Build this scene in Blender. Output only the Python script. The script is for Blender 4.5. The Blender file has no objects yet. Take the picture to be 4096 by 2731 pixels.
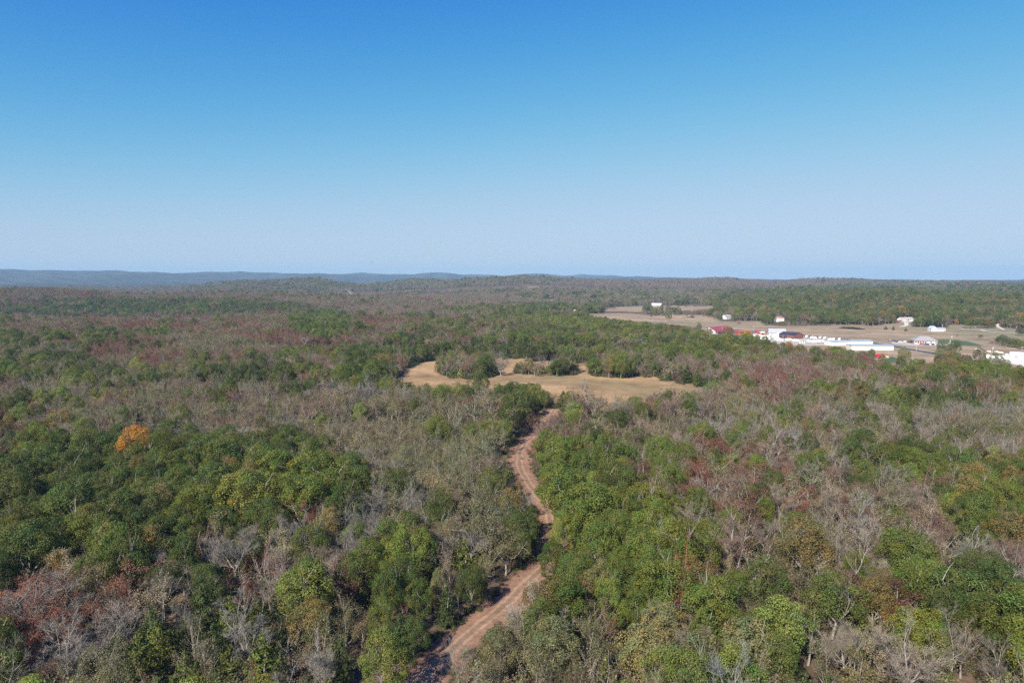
import bpy, bmesh, math, random
import numpy as np
from mathutils import Vector

# ------------------------------------------------------------------ camera, sky, sun, exposure
S = bpy.context.scene
COL = S.collection
rng = np.random.default_rng(11)
random.seed(11)
CAM_H = 70.0
PITCH = math.radians(5.25)
cd = bpy.data.cameras.new("camera")
cd.lens = 24.0; cd.sensor_width = 36.0; cd.sensor_fit = 'HORIZONTAL'
cd.clip_start = 0.5; cd.clip_end = 60000.0
cam = bpy.data.objects.new("camera", cd); COL.objects.link(cam)
cam.location = (0, 0, CAM_H)
cam.rotation_euler = (math.radians(90) - PITCH, 0, 0)
S.camera = cam

SUN_EL = math.radians(38.0)
ANTI = math.radians(31.0)                      # azimuth (from +Y towards +X) that shadows point to
sun_dir = Vector((-math.sin(ANTI) * math.cos(SUN_EL), -math.cos(ANTI) * math.cos(SUN_EL), math.sin(SUN_EL)))
W = bpy.data.worlds.new("World"); S.world = W; W.use_nodes = True
nt = W.node_tree
for n in list(nt.nodes): nt.nodes.remove(n)
sky = nt.nodes.new("ShaderNodeTexSky"); sky.sky_type = 'NISHITA'; sky.sun_disc = False
sky.sun_elevation = SUN_EL
sky.sun_rotation = math.atan2(sun_dir.x, sun_dir.y)
sky.altitude = 300; sky.air_density = 1.0; sky.dust_density = 0.3; sky.ozone_density = 2.0
bg = nt.nodes.new("ShaderNodeBackground"); bg.inputs[1].default_value = 0.10
wo = nt.nodes.new("ShaderNodeOutputWorld")
# the camera's own tone response to the clear sky: each channel rolls off softly (same for every direction)
sep = nt.nodes.new("ShaderNodeSeparateColor"); comb = nt.nodes.new("ShaderNodeCombineColor"); nt.links.new(sky.outputs[0], sep.inputs[0])
def mth(op, a, b):
    n = nt.nodes.new("ShaderNodeMath"); n.operation = op
    for i, v in enumerate((a, b)):
        if isinstance(v, (int, float)): n.inputs[i].default_value = v
        else: nt.links.new(v, n.inputs[i])
    return n.outputs[0]
for i, (A_, n_, K_) in enumerate(((.58, 3.0, .120), (.71, 2.5, .131), (1.00, 1.0, .275))):
    xn = mth('POWER', mth('MULTIPLY', sep.outputs[i], .1464), n_)
    nt.links.new(mth('MULTIPLY', mth('DIVIDE', xn, mth('ADD', xn, K_)), A_ / .1741), comb.inputs[i])
nt.links.new(comb.outputs[0], bg.inputs[0]); nt.links.new(bg.outputs[0], wo.inputs[0])
sl = bpy.data.lights.new("sun", 'SUN'); sl.energy = 5.0; sl.angle = math.radians(0.53); sl.color = (1.0, 0.93, 0.82)
so = bpy.data.objects.new("sun", sl); COL.objects.link(so)
so.rotation_euler = sun_dir.to_track_quat('Z', 'Y').to_euler()
S.view_settings.view_transform = 'Standard'; S.view_settings.look = 'None'
S.view_settings.exposure = 0.80; S.view_settings.gamma = 1.0
S.view_settings.use_curve_mapping = False
cy = S.cycles
cy.max_bounces = 4; cy.diffuse_bounces = 2; cy.glossy_bounces = 1; cy.transmission_bounces = 3
cy.volume_bounces = 1; cy.transparent_max_bounces = 4; cy.caustics_reflective = False; cy.caustics_refractive = False
cy.use_denoising = False
HAZE_DENSITY = 6.0e-5
HAZE_COLOR = (0.40, 0.655, 0.90, 1)

# ------------------------------------------------------------------ pixel <-> world helpers (source photo pixels, 4096 wide)
F_SRC = 24.0 / 36.0 * 4096
cp, sp = math.cos(PITCH), math.sin(PITCH)
def ray(sx, sy):
    dx = (np.asarray(sx, float) - 2048) / F_SRC
    dy = -(np.asarray(sy, float) - 1365.5) / F_SRC
    return np.stack([dx, cp + dy * sp, -sp + dy * cp], -1)
def project(p):
    p = np.asarray(p, float)
    x, y, z = p[..., 0], p[..., 1], p[..., 2] - CAM_H
    f = y * cp - z * sp; u = y * sp + z * cp
    f = np.where(f < 1, 1, f)
    return 2048 + x / f * F_SRC, 1365.5 - u / f * F_SRC, f

# ------------------------------------------------------------------ terrain height
PROFILES = [
 (-60, [(0,0),(500,0),(950,10),(1350,-16),(2300,22),(3100,-30),(5000,5),(8000,25),(11000,192),(13000,140),(16500,180)]),
 (-45, [(0,0),(500,0),(950,10),(1350,-16),(2300,22),(3100,-30),(5000,5),(8000,25),(11000,192),(13000,140),(16500,180)]),
 (-37, [(0,0),(500,0),(950,10),(1350,-16),(2250,20),(3100,-30),(5000,5),(8000,22),(11000,166),(13000,130),(16500,170)]),
 (-30, [(0,0),(500,0),(950,9),(1350,-15),(2200,22),(3100,-28),(5000,6),(8000,20),(10500,166),(13000,120),(16500,165)]),
 (-26, [(0,0),(500,0),(930,8),(1300,-13),(2200,22),(3100,-26),(5000,8),(8000,20),(11000,150),(13000,120),(16500,165)]),
 (-20, [(0,0),(500,0),(900,6),(1250,-11),(2100,17),(2900,-14),(4200,55),(6000,0),(8500,15),(11000,132),(13000,110),(16500,160)]),
 (-16.5,[(0,0),(500,0),(900,5),(1250,-9),(2000,12),(2800,-14),(4200,50),(6000,0),(8500,15),(11000,130),(13000,110),(16500,160)]),
 (-13.5,[(0,0),(500,0),(900,4),(1250,-7),(1900,8),(2600,-14),(3500,12),(4300,22),(6000,0),(8500,15),(11500,140),(14000,110),(16500,150)]),
 (-11, [(0,0),(500,0),(900,0),(1200,-3),(1850,4),(2600,-10),(3500,12),(4300,28),(6000,5),(8500,15),(11500,130),(14000,110),(16500,150)]),
 (-8,  [(0,0),(500,0),(900,0),(1200,-2),(1650,3),(2300,-16),(3300,22),(4300,52),(6000,20),(8500,20),(12000,112),(16500,140)]),
 (0,   [(0,0),(500,0),(900,0),(1400,-1),(2000,-14),(2900,20),(3600,44),(4300,72),(6000,40),(9000,40),(12500,112),(16500,120)]),
 (8,   [(0,0),(500,0),(900,-2),(1400,-3),(1950,-10),(2900,18),(3600,40),(4500,62),(6000,40),(9000,40),(12500,104),(16500,110)]),
 (12,  [(0,0),(500,0),(800,-3),(1400,-4),(2000,-5),(2900,16),(3800,36),(5000,60),(7000,40),(12000,80),(16500,90)]),
 (18,  [(0,0),(500,0),(700,-3),(1250,-4),(1900,12),(2500,4),(3600,30),(5000,60),(7000,40),(16500,48)]),
 (24,  [(0,0),(450,0),(650,-3),(1200,-4),(1600,8),(2300,14),(3000,4),(5000,54),(7000,36),(16500,40)]),
 (31,  [(0,0),(450,0),(620,-3),(1150,-3),(1600,12),(2500,20),(3300,12),(5000,46),(7000,36),(16500,40)]),
 (37,  [(0,0),(450,0),(600,-3),(1150,-3),(1600,13),(2600,22),(3400,14),(5200,44),(7000,36),(16500,40)]),
 (60,  [(0,0),(450,0),(600,-3),(1150,-3),(1600,13),(2600,22),(3400,14),(5200,44),(7000,36),(16500,40)]),
]
PAZ = np.array([p[0] for p in PROFILES], float)
class Waves:
    def __init__(s, seed, lo, hi, n=9):
        r = np.random.default_rng(seed)
        a = r.uniform(0, 2 * math.pi, n); l = np.exp(r.uniform(math.log(lo), math.log(hi), n))
        s.kx = np.cos(a) * 2 * math.pi / l; s.ky = np.sin(a) * 2 * math.pi / l; s.ph = r.uniform(0, 6.28, n); s.n = n
    def __call__(s, x, y):
        o = np.zeros(np.shape(x))
        for i in range(s.n): o = o + np.sin(x * s.kx[i] + y * s.ky[i] + s.ph[i])
        return o / math.sqrt(s.n / 2)
w_hill = Waves(3, 350, 1100); w_fine = Waves(5, 90, 260); w_far = Waves(8, 1200, 3200)
def height(x, y):
    x = np.asarray(x, float); y = np.asarray(y, float)
    d = np.hypot(x, y); az = np.degrees(np.arctan2(x, y))
    azc = np.clip(az, -59.9, 59.9)
    zs = []
    for _, k in PROFILES:
        kd = np.array([a for a, _ in k], float); kz = np.array([b for _, b in k], float)
        i = np.clip(np.searchsorted(kd, d, side='right') - 1, 0, len(kd) - 2)
        t = np.clip((d - kd[i]) / (kd[i + 1] - kd[i]), 0, 1); t = 0.55 * t * t * (3 - 2 * t) + 0.45 * t
        zs.append(kz[i] + (kz[i + 1] - kz[i]) * t)
    zs = np.stack(zs)
    j = np.clip(np.searchsorted(PAZ, azc, side='right') - 1, 0, len(PAZ) - 2)
    t = (azc - PAZ[j]) / (PAZ[j + 1] - PAZ[j]); t = t * t * (3 - 2 * t)
    z = np.take_along_axis(zs, j[None], 0)[0] * (1 - t) + np.take_along_axis(zs, j[None] + 1, 0)[0] * t
    amp = np.interp(d, [0, 300, 700, 1300, 2000, 4000, 16000], [0.2, 0.5, 1.2, 3.6, 6.0, 7.0, 5.0])
    flat = np.clip((az - 4) / 5, 0, 1) * np.clip((1350 - d) / 200, 0, 1)
    amp = amp * (1 - 0.85 * flat)
    far = np.clip((d - 7000) / 3000, 0, 1)
    return z + amp * (w_hill(x, y) + 0.25 * w_fine(x, y)) + far * 24 * w_far(x, y) * np.clip((16 - az) / 10, .25, 1)

TS = np.exp(np.linspace(math.log(40), math.log(16000), 2600))
def hit(sx, sy, lift=0.0):
    """first point where the ray of a photo pixel meets the ground (+lift)"""
    r = ray(sx, sy); r = r / math.hypot(r[0], r[1])
    x, y, z = r[0] * TS, r[1] * TS, CAM_H + r[2] * TS
    g = z - height(x, y) - lift
    k = np.argmax(g < 0) if (g < 0).any() else len(TS) - 1
    k = max(k, 1)
    t = g[k - 1] / (g[k - 1] - g[k]) if g[k - 1] != g[k] else 1.0
    T = TS[k - 1] + (TS[k] - TS[k - 1]) * min(max(t, 0), 1)
    return np.array([r[0] * T, r[1] * T, float(height(r[0] * T, r[1] * T))])
def world_poly(pts, step=25):
    out = []
    for a, b in zip(pts, pts[1:] + pts[:1]):
        n = max(1, int(math.hypot(b[0] - a[0], b[1] - a[1]) / step))
        for i in range(n):
            out.append(hit(a[0] + (b[0] - a[0]) * i / n, a[1] + (b[1] - a[1]) * i / n)[:2])
    return np.array(out)
def inside(poly, x, y):
    x = np.asarray(x); y = np.asarray(y); c = np.zeros(x.shape, bool)
    lo, hi = poly.min(0), poly.max(0)
    m = (x >= lo[0]) & (x <= hi[0]) & (y >= lo[1]) & (y <= hi[1])
    xs, ys = x[m], y[m]; cc = np.zeros(xs.shape, bool)
    px, py = poly[:, 0], poly[:, 1]; qx, qy = np.roll(px, 1), np.roll(py, 1)
    for i in range(len(poly)):
        if py[i] == qy[i]: continue
        k = (py[i] > ys) != (qy[i] > ys)
        cc ^= k & (xs < (qx[i] - px[i]) * (ys - py[i]) / (qy[i] - py[i]) + px[i])
    c[m] = cc
    return c
def dist_poly(line, x, y):
    x = np.asarray(x, float); y = np.asarray(y, float); best = np.full(x.shape, 1e9)
    for a, b in zip(line[:-1], line[1:]):
        ab = b - a; L = max(ab @ ab, 1e-9)
        t = np.clip(((x - a[0]) * ab[0] + (y - a[1]) * ab[1]) / L, 0, 1)
        best = np.minimum(best, np.hypot(x - a[0] - t * ab[0], y - a[1] - t * ab[1]))
    return best

# crop transforms used when reading the photograph: name -> (offset x, offset y, scale)
CROP = {'L': (0, 1700, 1.5207), 'R': (2600, 1700, 1.5207), 'M': (1500, 1900, 1.68), 'C': (1500, 1380, 1.568), 'S': (0, 0, 1.0), 'D': (0, 0, 0.57422),
        'V': (3300, 1150, 2.9548), 'P': (2550, 1190, 6.72), 'H': (2860, 1200, 5.88), 'B': (2780, 1280, 7.84), 'K': (3750, 1330, 6.8), 'O': (3480, 1320, 7.84)}
def src(c, X, Y):
    o = CROP[c]; return o[0] + X / o[2], o[1] + Y / o[2]

# ------------------------------------------------------------------ materials
def new_mat(name, rough=0.8, spec=0.2):
    m = bpy.data.materials.new(name); m.use_nodes = True
    b = m.node_tree.nodes["Principled BSDF"]
    b.inputs["Roughness"].default_value = rough; b.inputs["Specular IOR Level"].default_value = spec
    return m, m.node_tree, b
def plain(name, col, rough=0.6, spec=0.25, noise=0.12, scale=1.5):
    m, t, b = new_mat(name, rough, spec)
    tc = t.nodes.new("ShaderNodeTexCoord"); nz = t.nodes.new("ShaderNodeTexNoise"); nz.inputs["Scale"].default_value = scale; nz.inputs["Detail"].default_value = 4
    mr = t.nodes.new("ShaderNodeMapRange"); mr.inputs["To Min"].default_value = 1 - noise; mr.inputs["To Max"].default_value = 1 + noise
    mx = t.nodes.new("ShaderNodeMix"); mx.data_type = 'RGBA'; mx.blend_type = 'MULTIPLY'; mx.inputs["Factor"].default_value = 1
    mx.inputs["A"].default_value = (*col, 1)
    t.links.new(tc.outputs["Object"], nz.inputs["Vector"]); t.links.new(nz.outputs["Fac"], mr.inputs["Value"])
    t.links.new(mr.outputs[0], mx.inputs["B"]); t.links.new(mx.outputs["Result"], b.inputs["Base Color"])
    return m
def leaf_mat(name, trans=0.30, rough=0.6, spec=0.22):
    m = bpy.data.materials.new(name); m.use_nodes = True; t = m.node_tree
    b = t.nodes["Principled BSDF"]; b.inputs["Roughness"].default_value = rough; b.inputs["Specular IOR Level"].default_value = spec
    at = t.nodes.new("ShaderNodeAttribute"); at.attribute_type = 'INSTANCER'; at.attribute_name = "tint"
    vr = t.nodes.new("ShaderNodeAttribute"); vr.attribute_type = 'GEOMETRY'; vr.attribute_name = "leafvar"
    mx = t.nodes.new("ShaderNodeMix"); mx.data_type = 'RGBA'; mx.blend_type = 'MULTIPLY'; mx.inputs["Factor"].default_value = 1
    t.links.new(at.outputs["Color"], mx.inputs["A"]); t.links.new(vr.outputs["Color"], mx.inputs["B"])
    t.links.new(mx.outputs["Result"], b.inputs["Base Color"])
    tr = t.nodes.new("ShaderNodeBsdfTranslucent"); t.links.new(mx.outputs["Result"], tr.inputs["Color"])
    ms = t.nodes.new("ShaderNodeMixShader"); ms.inputs[0].default_value = trans
    t.links.new(b.outputs[0], ms.inputs[1]); t.links.new(tr.outputs[0], ms.inputs[2])
    t.links.new(ms.outputs[0], t.nodes["Material Output"].inputs["Surface"])
    return m
M_LEAF = leaf_mat("foliage")
M_TWIG = leaf_mat("twigs", trans=0.0, rough=0.85, spec=0.1)
M_BARK = plain("bark", (0.27, 0.245, 0.215), 0.9, 0.1, 0.35, 0.9)

def ground_mat(name, bump=0.3):
    m, t, b = new_mat(name, 0.95, 0.05)
    vc = t.nodes.new("ShaderNodeAttribute"); vc.attribute_type = 'GEOMETRY'; vc.attribute_name = "base"
    geo = t.nodes.new("ShaderNodeNewGeometry")
    cols = vc.outputs["Color"]
    for sc, lo, hi in ((0.9, 0.72, 1.28), (0.12, 0.8, 1.2), (0.018, 0.82, 1.18)):
        nz = t.nodes.new("ShaderNodeTexNoise"); nz.inputs["Scale"].default_value = sc; nz.inputs["Detail"].default_value = 5; nz.inputs["Roughness"].default_value = 0.65
        t.links.new(geo.outputs["Position"], nz.inputs["Vector"])
        mr = t.nodes.new("ShaderNodeMapRange"); mr.inputs["From Min"].default_value = 0.3; mr.inputs["From Max"].default_value = 0.7
        mr.inputs["To Min"].default_value = lo; mr.inputs["To Max"].default_value = hi
        t.links.new(nz.outputs["Fac"], mr.inputs["Value"])
        mx = t.nodes.new("ShaderNodeMix"); mx.data_type = 'RGBA'; mx.blend_type = 'MULTIPLY'; mx.inputs["Factor"].default_value = 1
        t.links.new(cols, mx.inputs["A"]); t.links.new(mr.outputs[0], mx.inputs["B"]); cols = mx.outputs["Result"]
    t.links.new(cols, b.inputs["Base Color"])
    bp = t.nodes.new("ShaderNodeBump"); bp.inputs["Strength"].default_value = bump; bp.inputs["Distance"].default_value = 0.4
    t.links.new(nz.outputs["Fac"], bp.inputs["Height"])
    return m
M_GROUND = ground_mat("soil_and_grass")

# ------------------------------------------------------------------ mesh helpers
def mesh_from(name, verts, faces_flat, loop_tot, mats, mat_idx=None, smooth=False):
    me = bpy.data.meshes.new(name)
    verts = np.asarray(verts, np.float32); nf = len(loop_tot)
    me.vertices.add(len(verts)); me.vertices.foreach_set("co", verts.ravel())
    me.loops.add(len(faces_flat)); me.loops.foreach_set("vertex_index", np.asarray(faces_flat, np.int32))
    me.polygons.add(nf)
    st = np.zeros(nf, np.int32); st[1:] = np.cumsum(loop_tot)[:-1]
    me.polygons.foreach_set("loop_start", st)
    if mat_idx is not None: me.polygons.foreach_set("material_index", np.asarray(mat_idx, np.int32))
    me.polygons.foreach_set("use_smooth", np.full(nf, smooth))
    for m in mats: me.materials.append(m)
    me.update(calc_edges=True); me.validate()
    return me
class MB:
    def __init__(s): s.v = []; s.f = []
    def add(s, vs, fs):
        o = len(s.v); s.v += [tuple(v) for v in vs]; s.f += [tuple(i + o for i in f) for f in fs]; return s
    def box(s, x0, x1, y0, y1, z0, z1):
        return s.add([(x0,y0,z0),(x1,y0,z0),(x1,y1,z0),(x0,y1,z0),(x0,y0,z1),(x1,y0,z1),(x1,y1,z1),(x0,y1,z1)],
                     [(0,3,2,1),(4,5,6,7),(0,1,5,4),(1,2,6,5),(2,3,7,6),(3,0,4,7)])
    def extrude(s, prof, y0, y1):      # prof: (x,z) polygon, counter-clockwise seen from -y
        n = len(prof)
        vs = [(x, y0, z) for x, z in prof] + [(x, y1, z) for x, z in prof]
        fs = [tuple(range(n)), tuple(range(2 * n - 1, n - 1, -1))] + [(i, i + n, (i + 1) % n + n, (i + 1) % n) for i in range(n)]
        return s.add(vs, fs)
    def tube(s, pts, rad, n=8, cap=True):
        pts = [Vector(p) for p in pts]; rings = []
        for i, p in enumerate(pts):
            d = (pts[min(i + 1, len(pts) - 1)] - pts[max(i - 1, 0)]).normalized()
            a = d.cross(Vector((0, 0, 1)) if abs(d.z) < 0.9 else Vector((1, 0, 0))).normalized(); b = d.cross(a)
            r = rad[i] if hasattr(rad, '__len__') else rad
            rings.append([p + a * (math.cos(6.2832 * k / n) * r) + b * (math.sin(6.2832 * k / n) * r) for k in range(n)])
        vs = [v for r in rings for v in r]
        fs = [(i * n + k, i * n + (k + 1) % n, (i + 1) * n + (k + 1) % n, (i + 1) * n + k) for i in range(len(pts) - 1) for k in range(n)]
        if cap: fs += [tuple(range(n - 1, -1, -1)), tuple((len(pts) - 1) * n + k for k in range(n))]
        return s.add(vs, fs)
    def mesh(s, name, mat, smooth=False):
        me = bpy.data.meshes.new(name); me.from_pydata(s.v, [], s.f); me.materials.append(mat)
        bm = bmesh.new(); bm.from_mesh(me); bmesh.ops.recalc_face_normals(bm, faces=bm.faces); bm.to_mesh(me); bm.free()
        if smooth: me.polygons.foreach_set("use_smooth", np.full(len(me.polygons), True))
        return me
    def build(s, name, mat, parent=None, smooth=False, bevel=0):
        o = bpy.data.objects.new(name, s.mesh(name, mat, smooth)); COL.objects.link(o)
        if parent: o.parent = parent
        if bevel:
            b = o.modifiers.new("soft_edge", 'BEVEL'); b.width = bevel; b.segments = 2; b.limit_method = 'ANGLE'
        return o
def tag(o, label=None, cat=None, group=None, kind=None):
    if label: o["label"] = label
    if cat: o["category"] = cat
    if group: o["group"] = group
    if kind: o["kind"] = kind
    return o
def empty(name, loc, rz=0.0, label=None, cat=None, group=None):
    o = bpy.data.objects.new(name, None); COL.objects.link(o); o.location = loc; o.rotation_euler = (0, 0, rz); o.empty_display_size = 1
    return tag(o, label, cat, group)
def copy_tree(o, parent=None):
    c = o.copy(); COL.objects.link(c)
    if parent: c.parent = parent
    for ch in o.children: copy_tree(ch, c)
    return c

# ------------------------------------------------------------------ open ground, tracks and roads, traced on the terrain
def srcs(c, pts): return [src(c, *p) for p in pts]
FIELD = world_poly(srcs('C', [(120,235),(200,150),(300,105),(380,98),(560,92),(740,86),(900,82),(1060,90),(1260,105),(1340,112),(1500,128),(1640,132),(1700,150),(1745,200),(1860,225),(1990,247),(2100,272),(2190,300),(2190,345),(1990,385),(1600,420),(1350,400),(1000,380),(800,350),(380,330),(130,265)]))
HOLES = [world_poly(srcs('C', p)) for p in (
    [(400,135),(560,120),(750,112),(765,190),(640,222),(430,195)],
    [(885,160),(1060,165),(1065,186),(890,182)], [(1085,165),(1250,150),(1265,185),(1150,195)],
    [(1340,172),(1500,162),(1640,160),(1690,192),(1540,208),(1365,197)])]
GLADE = world_poly(srcs('C', [(1035,400),(1175,398),(1190,470),(1100,520),(1000,560),(980,500)]))
PASTURE = world_poly([(2330,1254),(2520,1253),(2620,1262),(2720,1258),(2840,1262),(2875,1285),(3040,1284),(3065,1300),(3170,1303),(3330,1300),(3400,1296),(3480,1303),(3560,1296),(3600,1288),(3600,1272),(3660,1272),(3655,1290),(3640,1308),(3790,1308),(3805,1296),(3870,1300),(3935,1303),(3985,1312),(3988,1294),(3998,1294),(4010,1310),(4096,1318),(4160,1322),
                      (4200,1560),(4096,1535),(3960,1500),(3840,1475),(3720,1482),(3600,1472),(3520,1452),(3440,1428),(3330,1412),(3250,1408),(3130,1390),(3000,1370),(2900,1360),(2830,1345),(2760,1336),(2680,1322),(2560,1300),(2480,1290),(2400,1276),(2320,1262)])
PASTURE2 = world_poly([(2410,1240),(2480,1227),(2560,1223),(2640,1222),(2760,1225),(2850,1223),(2862,1234),(2700,1246),(2560,1247),(2420,1244)])
SPOTS = [world_poly(p, 12) for p in (
    [(2150,1206),(2180,1196),(2240,1200),(2245,1212),(2190,1216)], [(2240,1212),(2300,1207),(2330,1211),(2300,1216)], [(2100,1154),(2150,1150),(2220,1153),(2200,1158)],
    [(2250,1155),(2290,1153),(2300,1157)], [(2490,1136),(2560,1133),(2580,1139),(2510,1140)], [(2720,1170),(2770,1173),(2780,1180),(2730,1178)],
    [(1030,1550),(1160,1532),(1215,1530),(1225,1545),(1160,1556)], [(3690,1740),(3700,1722),(3750,1722),(3775,1745),(3740,1762)])]
LAWN = world_poly([(3740,1358),(3790,1357),(3860,1362),(3925,1378),(3925,1383),(3860,1383),(3745,1380)])
LAWN2 = world_poly(srcs('O', [(500,850),(800,830),(860,1000),(700,1060),(540,1000)]))
POND = world_poly(srcs('V', [(150,478),(220,466),(330,468),(420,478),(490,496),(400,498),(250,488)]), 6)
def path3(c, pts, n=40):
    P = np.array([hit(*src(c, *p)) for p in pts])[:, :2]
    seg = np.r_[0, np.cumsum(np.hypot(*np.diff(P, axis=0).T))]
    # Catmull-Rom through the points
    Q = np.vstack([2 * P[0] - P[1], P, 2 * P[-1] - P[-2]]); out = []
    for i in range(len(P) - 1):
        m = max(2, int((seg[i + 1] - seg[i]) / max(seg[-1] / n, 2.0)))
        for k in range(m):
            t = k / m; a, b, c_, d = Q[i], Q[i + 1], Q[i + 2], Q[i + 3]
            out.append(0.5 * (2 * b + (c_ - a) * t + (2 * a - 5 * b + 4 * c_ - d) * t * t + (3 * b - a - 3 * c_ + d) * t ** 3))
    out.append(P[-1]); return np.array(out)
TRACK = path3('D', [(880,1660),(992,1535),(1100,1440),(1195,1355),(1262,1280),(1268,1215),(1250,1160),(1212,1105),(1192,1062),(1204,1022),(1240,985),(1268,950),(1285,915)], 120)
ROAD = path3('S', [(4220,1545),(4096,1499),(4051,1482),(3900,1446),(3757,1417),(3665,1402),(3574,1385),(3491,1372),(3405,1360),(3330,1352),(3229,1342),(3140,1334),(3042,1327),(2933,1318),(2860,1312),(2760,1305),(2660,1300)], 120)
HIGHWAY = path3('S', [(1417,1186),(1405,1175),(1385,1160),(1366,1149)], 40)
DRIVES = [
 ("gravel_drive", 'P', [(120,655),(500,635),(900,622),(1250,592),(1600,560),(1860,535)], 3.6),
 ("gravel_drive", 'S', [(3843,1315.5),(3880,1316.5),(3920,1319),(3940,1323.5),(4004,1329.5),(4065,1331.5),(4110,1333)], 3.6),
 ("gravel_drive", 'S', [(3920,1319),(4010,1318.5),(4072,1320)], 2.6),
 ("gravel_drive", 'S', [(3990,1295),(3989,1301),(3996,1309),(4017,1319)], 4.0),
 ("gravel_drive", 'S', [(3597,1307),(3617,1304),(3626,1299),(3624,1292),(3622,1285)], 5.5),
]

# ------------------------------------------------------------------ ground sheet, split into named stretches that share one grid
azs = np.radians(np.r_[np.arange(-180, -52, 4.0), np.arange(-52, 52.01, 0.25), np.arange(56, 180.1, 4.0)])
rs = np.r_[0.5, 20, np.exp(np.arange(math.log(40), math.log(1600), 0.0145)), np.exp(np.arange(math.log(1610), math.log(16400), 0.026))]
AZ, RR = np.meshgrid(azs, rs); GX, GY = np.sin(AZ) * RR, np.cos(AZ) * RR
GZ = height(GX, GY)
d = RR.ravel(); gx, gy = GX.ravel(), GY.ravel()
n1, n2, n3 = Waves(21, 25, 90), Waves(22, 8, 26), Waves(23, 150, 500)
jx = gx + 3 * n2(gx, gy); jy = gy + 3 * n2(gy, gx)
in_field = inside(FIELD, jx, jy) | inside(GLADE, jx, jy)
in_past = inside(PASTURE, gx, gy) | inside(PASTURE2, gx, gy)
in_spot = np.zeros(d.shape, bool)
for sp_ in SPOTS: in_spot |= inside(sp_, gx, gy)
in_lawn = inside(LAWN, gx, gy) | inside(LAWN2, gx, gy)
litter = np.array([0.110, 0.078, 0.054]); straw = np.array([0.300, 0.198, 0.104]); canopy = np.array([0.048, 0.046, 0.036])  # canopy: dark tone carries the self-shadowing of the far crowns
base = np.tile(litter, (len(d), 1)) * (1 + 0.15 * n1(gx, gy)[:, None].clip(-1.5, 1.5))
fz = np.clip((d - 4300) / 700, 0, 1)[:, None]
base = base * (1 - fz) + (canopy * (1 + 0.25 * n3(gx, gy)[:, None].clip(-1.5, 1.5))) * fz
mow = np.sin((gy * .95 + gx * .3 + 6 * n1(gx, gy)) / 2.1)
tuft = np.clip(n3(gx * 2.1, gy * 2.1) - .2, 0, 1)[:, None]
base[in_field] = (straw * (1 + 0.12 * n1(gx, gy)[:, None] + .07 * mow[:, None]) * (1 - .35 * tuft) + np.array([.15, .145, .07]) * .35 * tuft)[in_field]
mixg = np.clip(0.5 + 0.45 * n3(gx, gy) + 0.25 * n1(gx, gy), 0, 1)[:, None]
bands = np.clip(0.5 + 0.6 * np.sin((gy + 0.25 * gx + 20 * n3(gx, gy)) / 13.0), 0, 1)[:, None]
pcol = np.array([0.300, 0.218, 0.145]) * (1 - 0.35 * mixg) + np.array([0.155, 0.150, 0.085]) * 0.35 * mixg
pcol = pcol * (0.88 + 0.2 * bands)
green_side = np.clip((gx - 520) / 120, 0, 1)[:, None] * np.clip((gy - 620) / 150, 0, 1)[:, None] * 0.55
pcol = pcol * (1 - green_side) + np.array([0.17, 0.165, 0.095]) * green_side
base[in_past] = pcol[in_past]
base[in_spot] = np.array([0.22, 0.16, 0.105])
base[in_lawn] = np.array([0.075, 0.105, 0.055])
nr, na = GX.shape
idx = np.arange(nr * na).reshape(nr, na)
quads = np.stack([idx[:-1, :-1], idx[:-1, 1:], idx[1:, 1:], idx[1:, :-1]], -1).reshape(-1, 4)[:, ::-1]
keepf = ~((rs[1:][:, None] > 1900) & (np.abs(np.degrees(0.5 * (azs[1:] + azs[:-1])))[None] > 52.2)).ravel()
frac = lambda m: m[quads].mean(1) > 0.5
region = np.zeros(len(quads), int)
region[frac(in_field)] = 1; region[frac(in_past)] = 2; region[frac(in_spot)] = 4; region[frac(in_lawn)] = 3
allv = np.stack([gx, gy, GZ.ravel()], -1)
for k, nm in enumerate(("ground", "hay_field", "pasture_field", "lawn", "clearing_ground")):
    q = quads[keepf & (region == k)]
    used, inv = np.unique(q.ravel(), return_inverse=True)
    me = mesh_from(nm, allv[used], inv, np.full(len(q), 4), [M_GROUND], smooth=True)
    at = me.attributes.new("base", 'FLOAT_COLOR', 'POINT')
    at.data.foreach_set("color", np.c_[base[used], np.ones(len(used))].astype(np.float32).ravel())
    o = bpy.data.objects.new(nm, me); COL.objects.link(o); o["kind"] = "structure"

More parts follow.
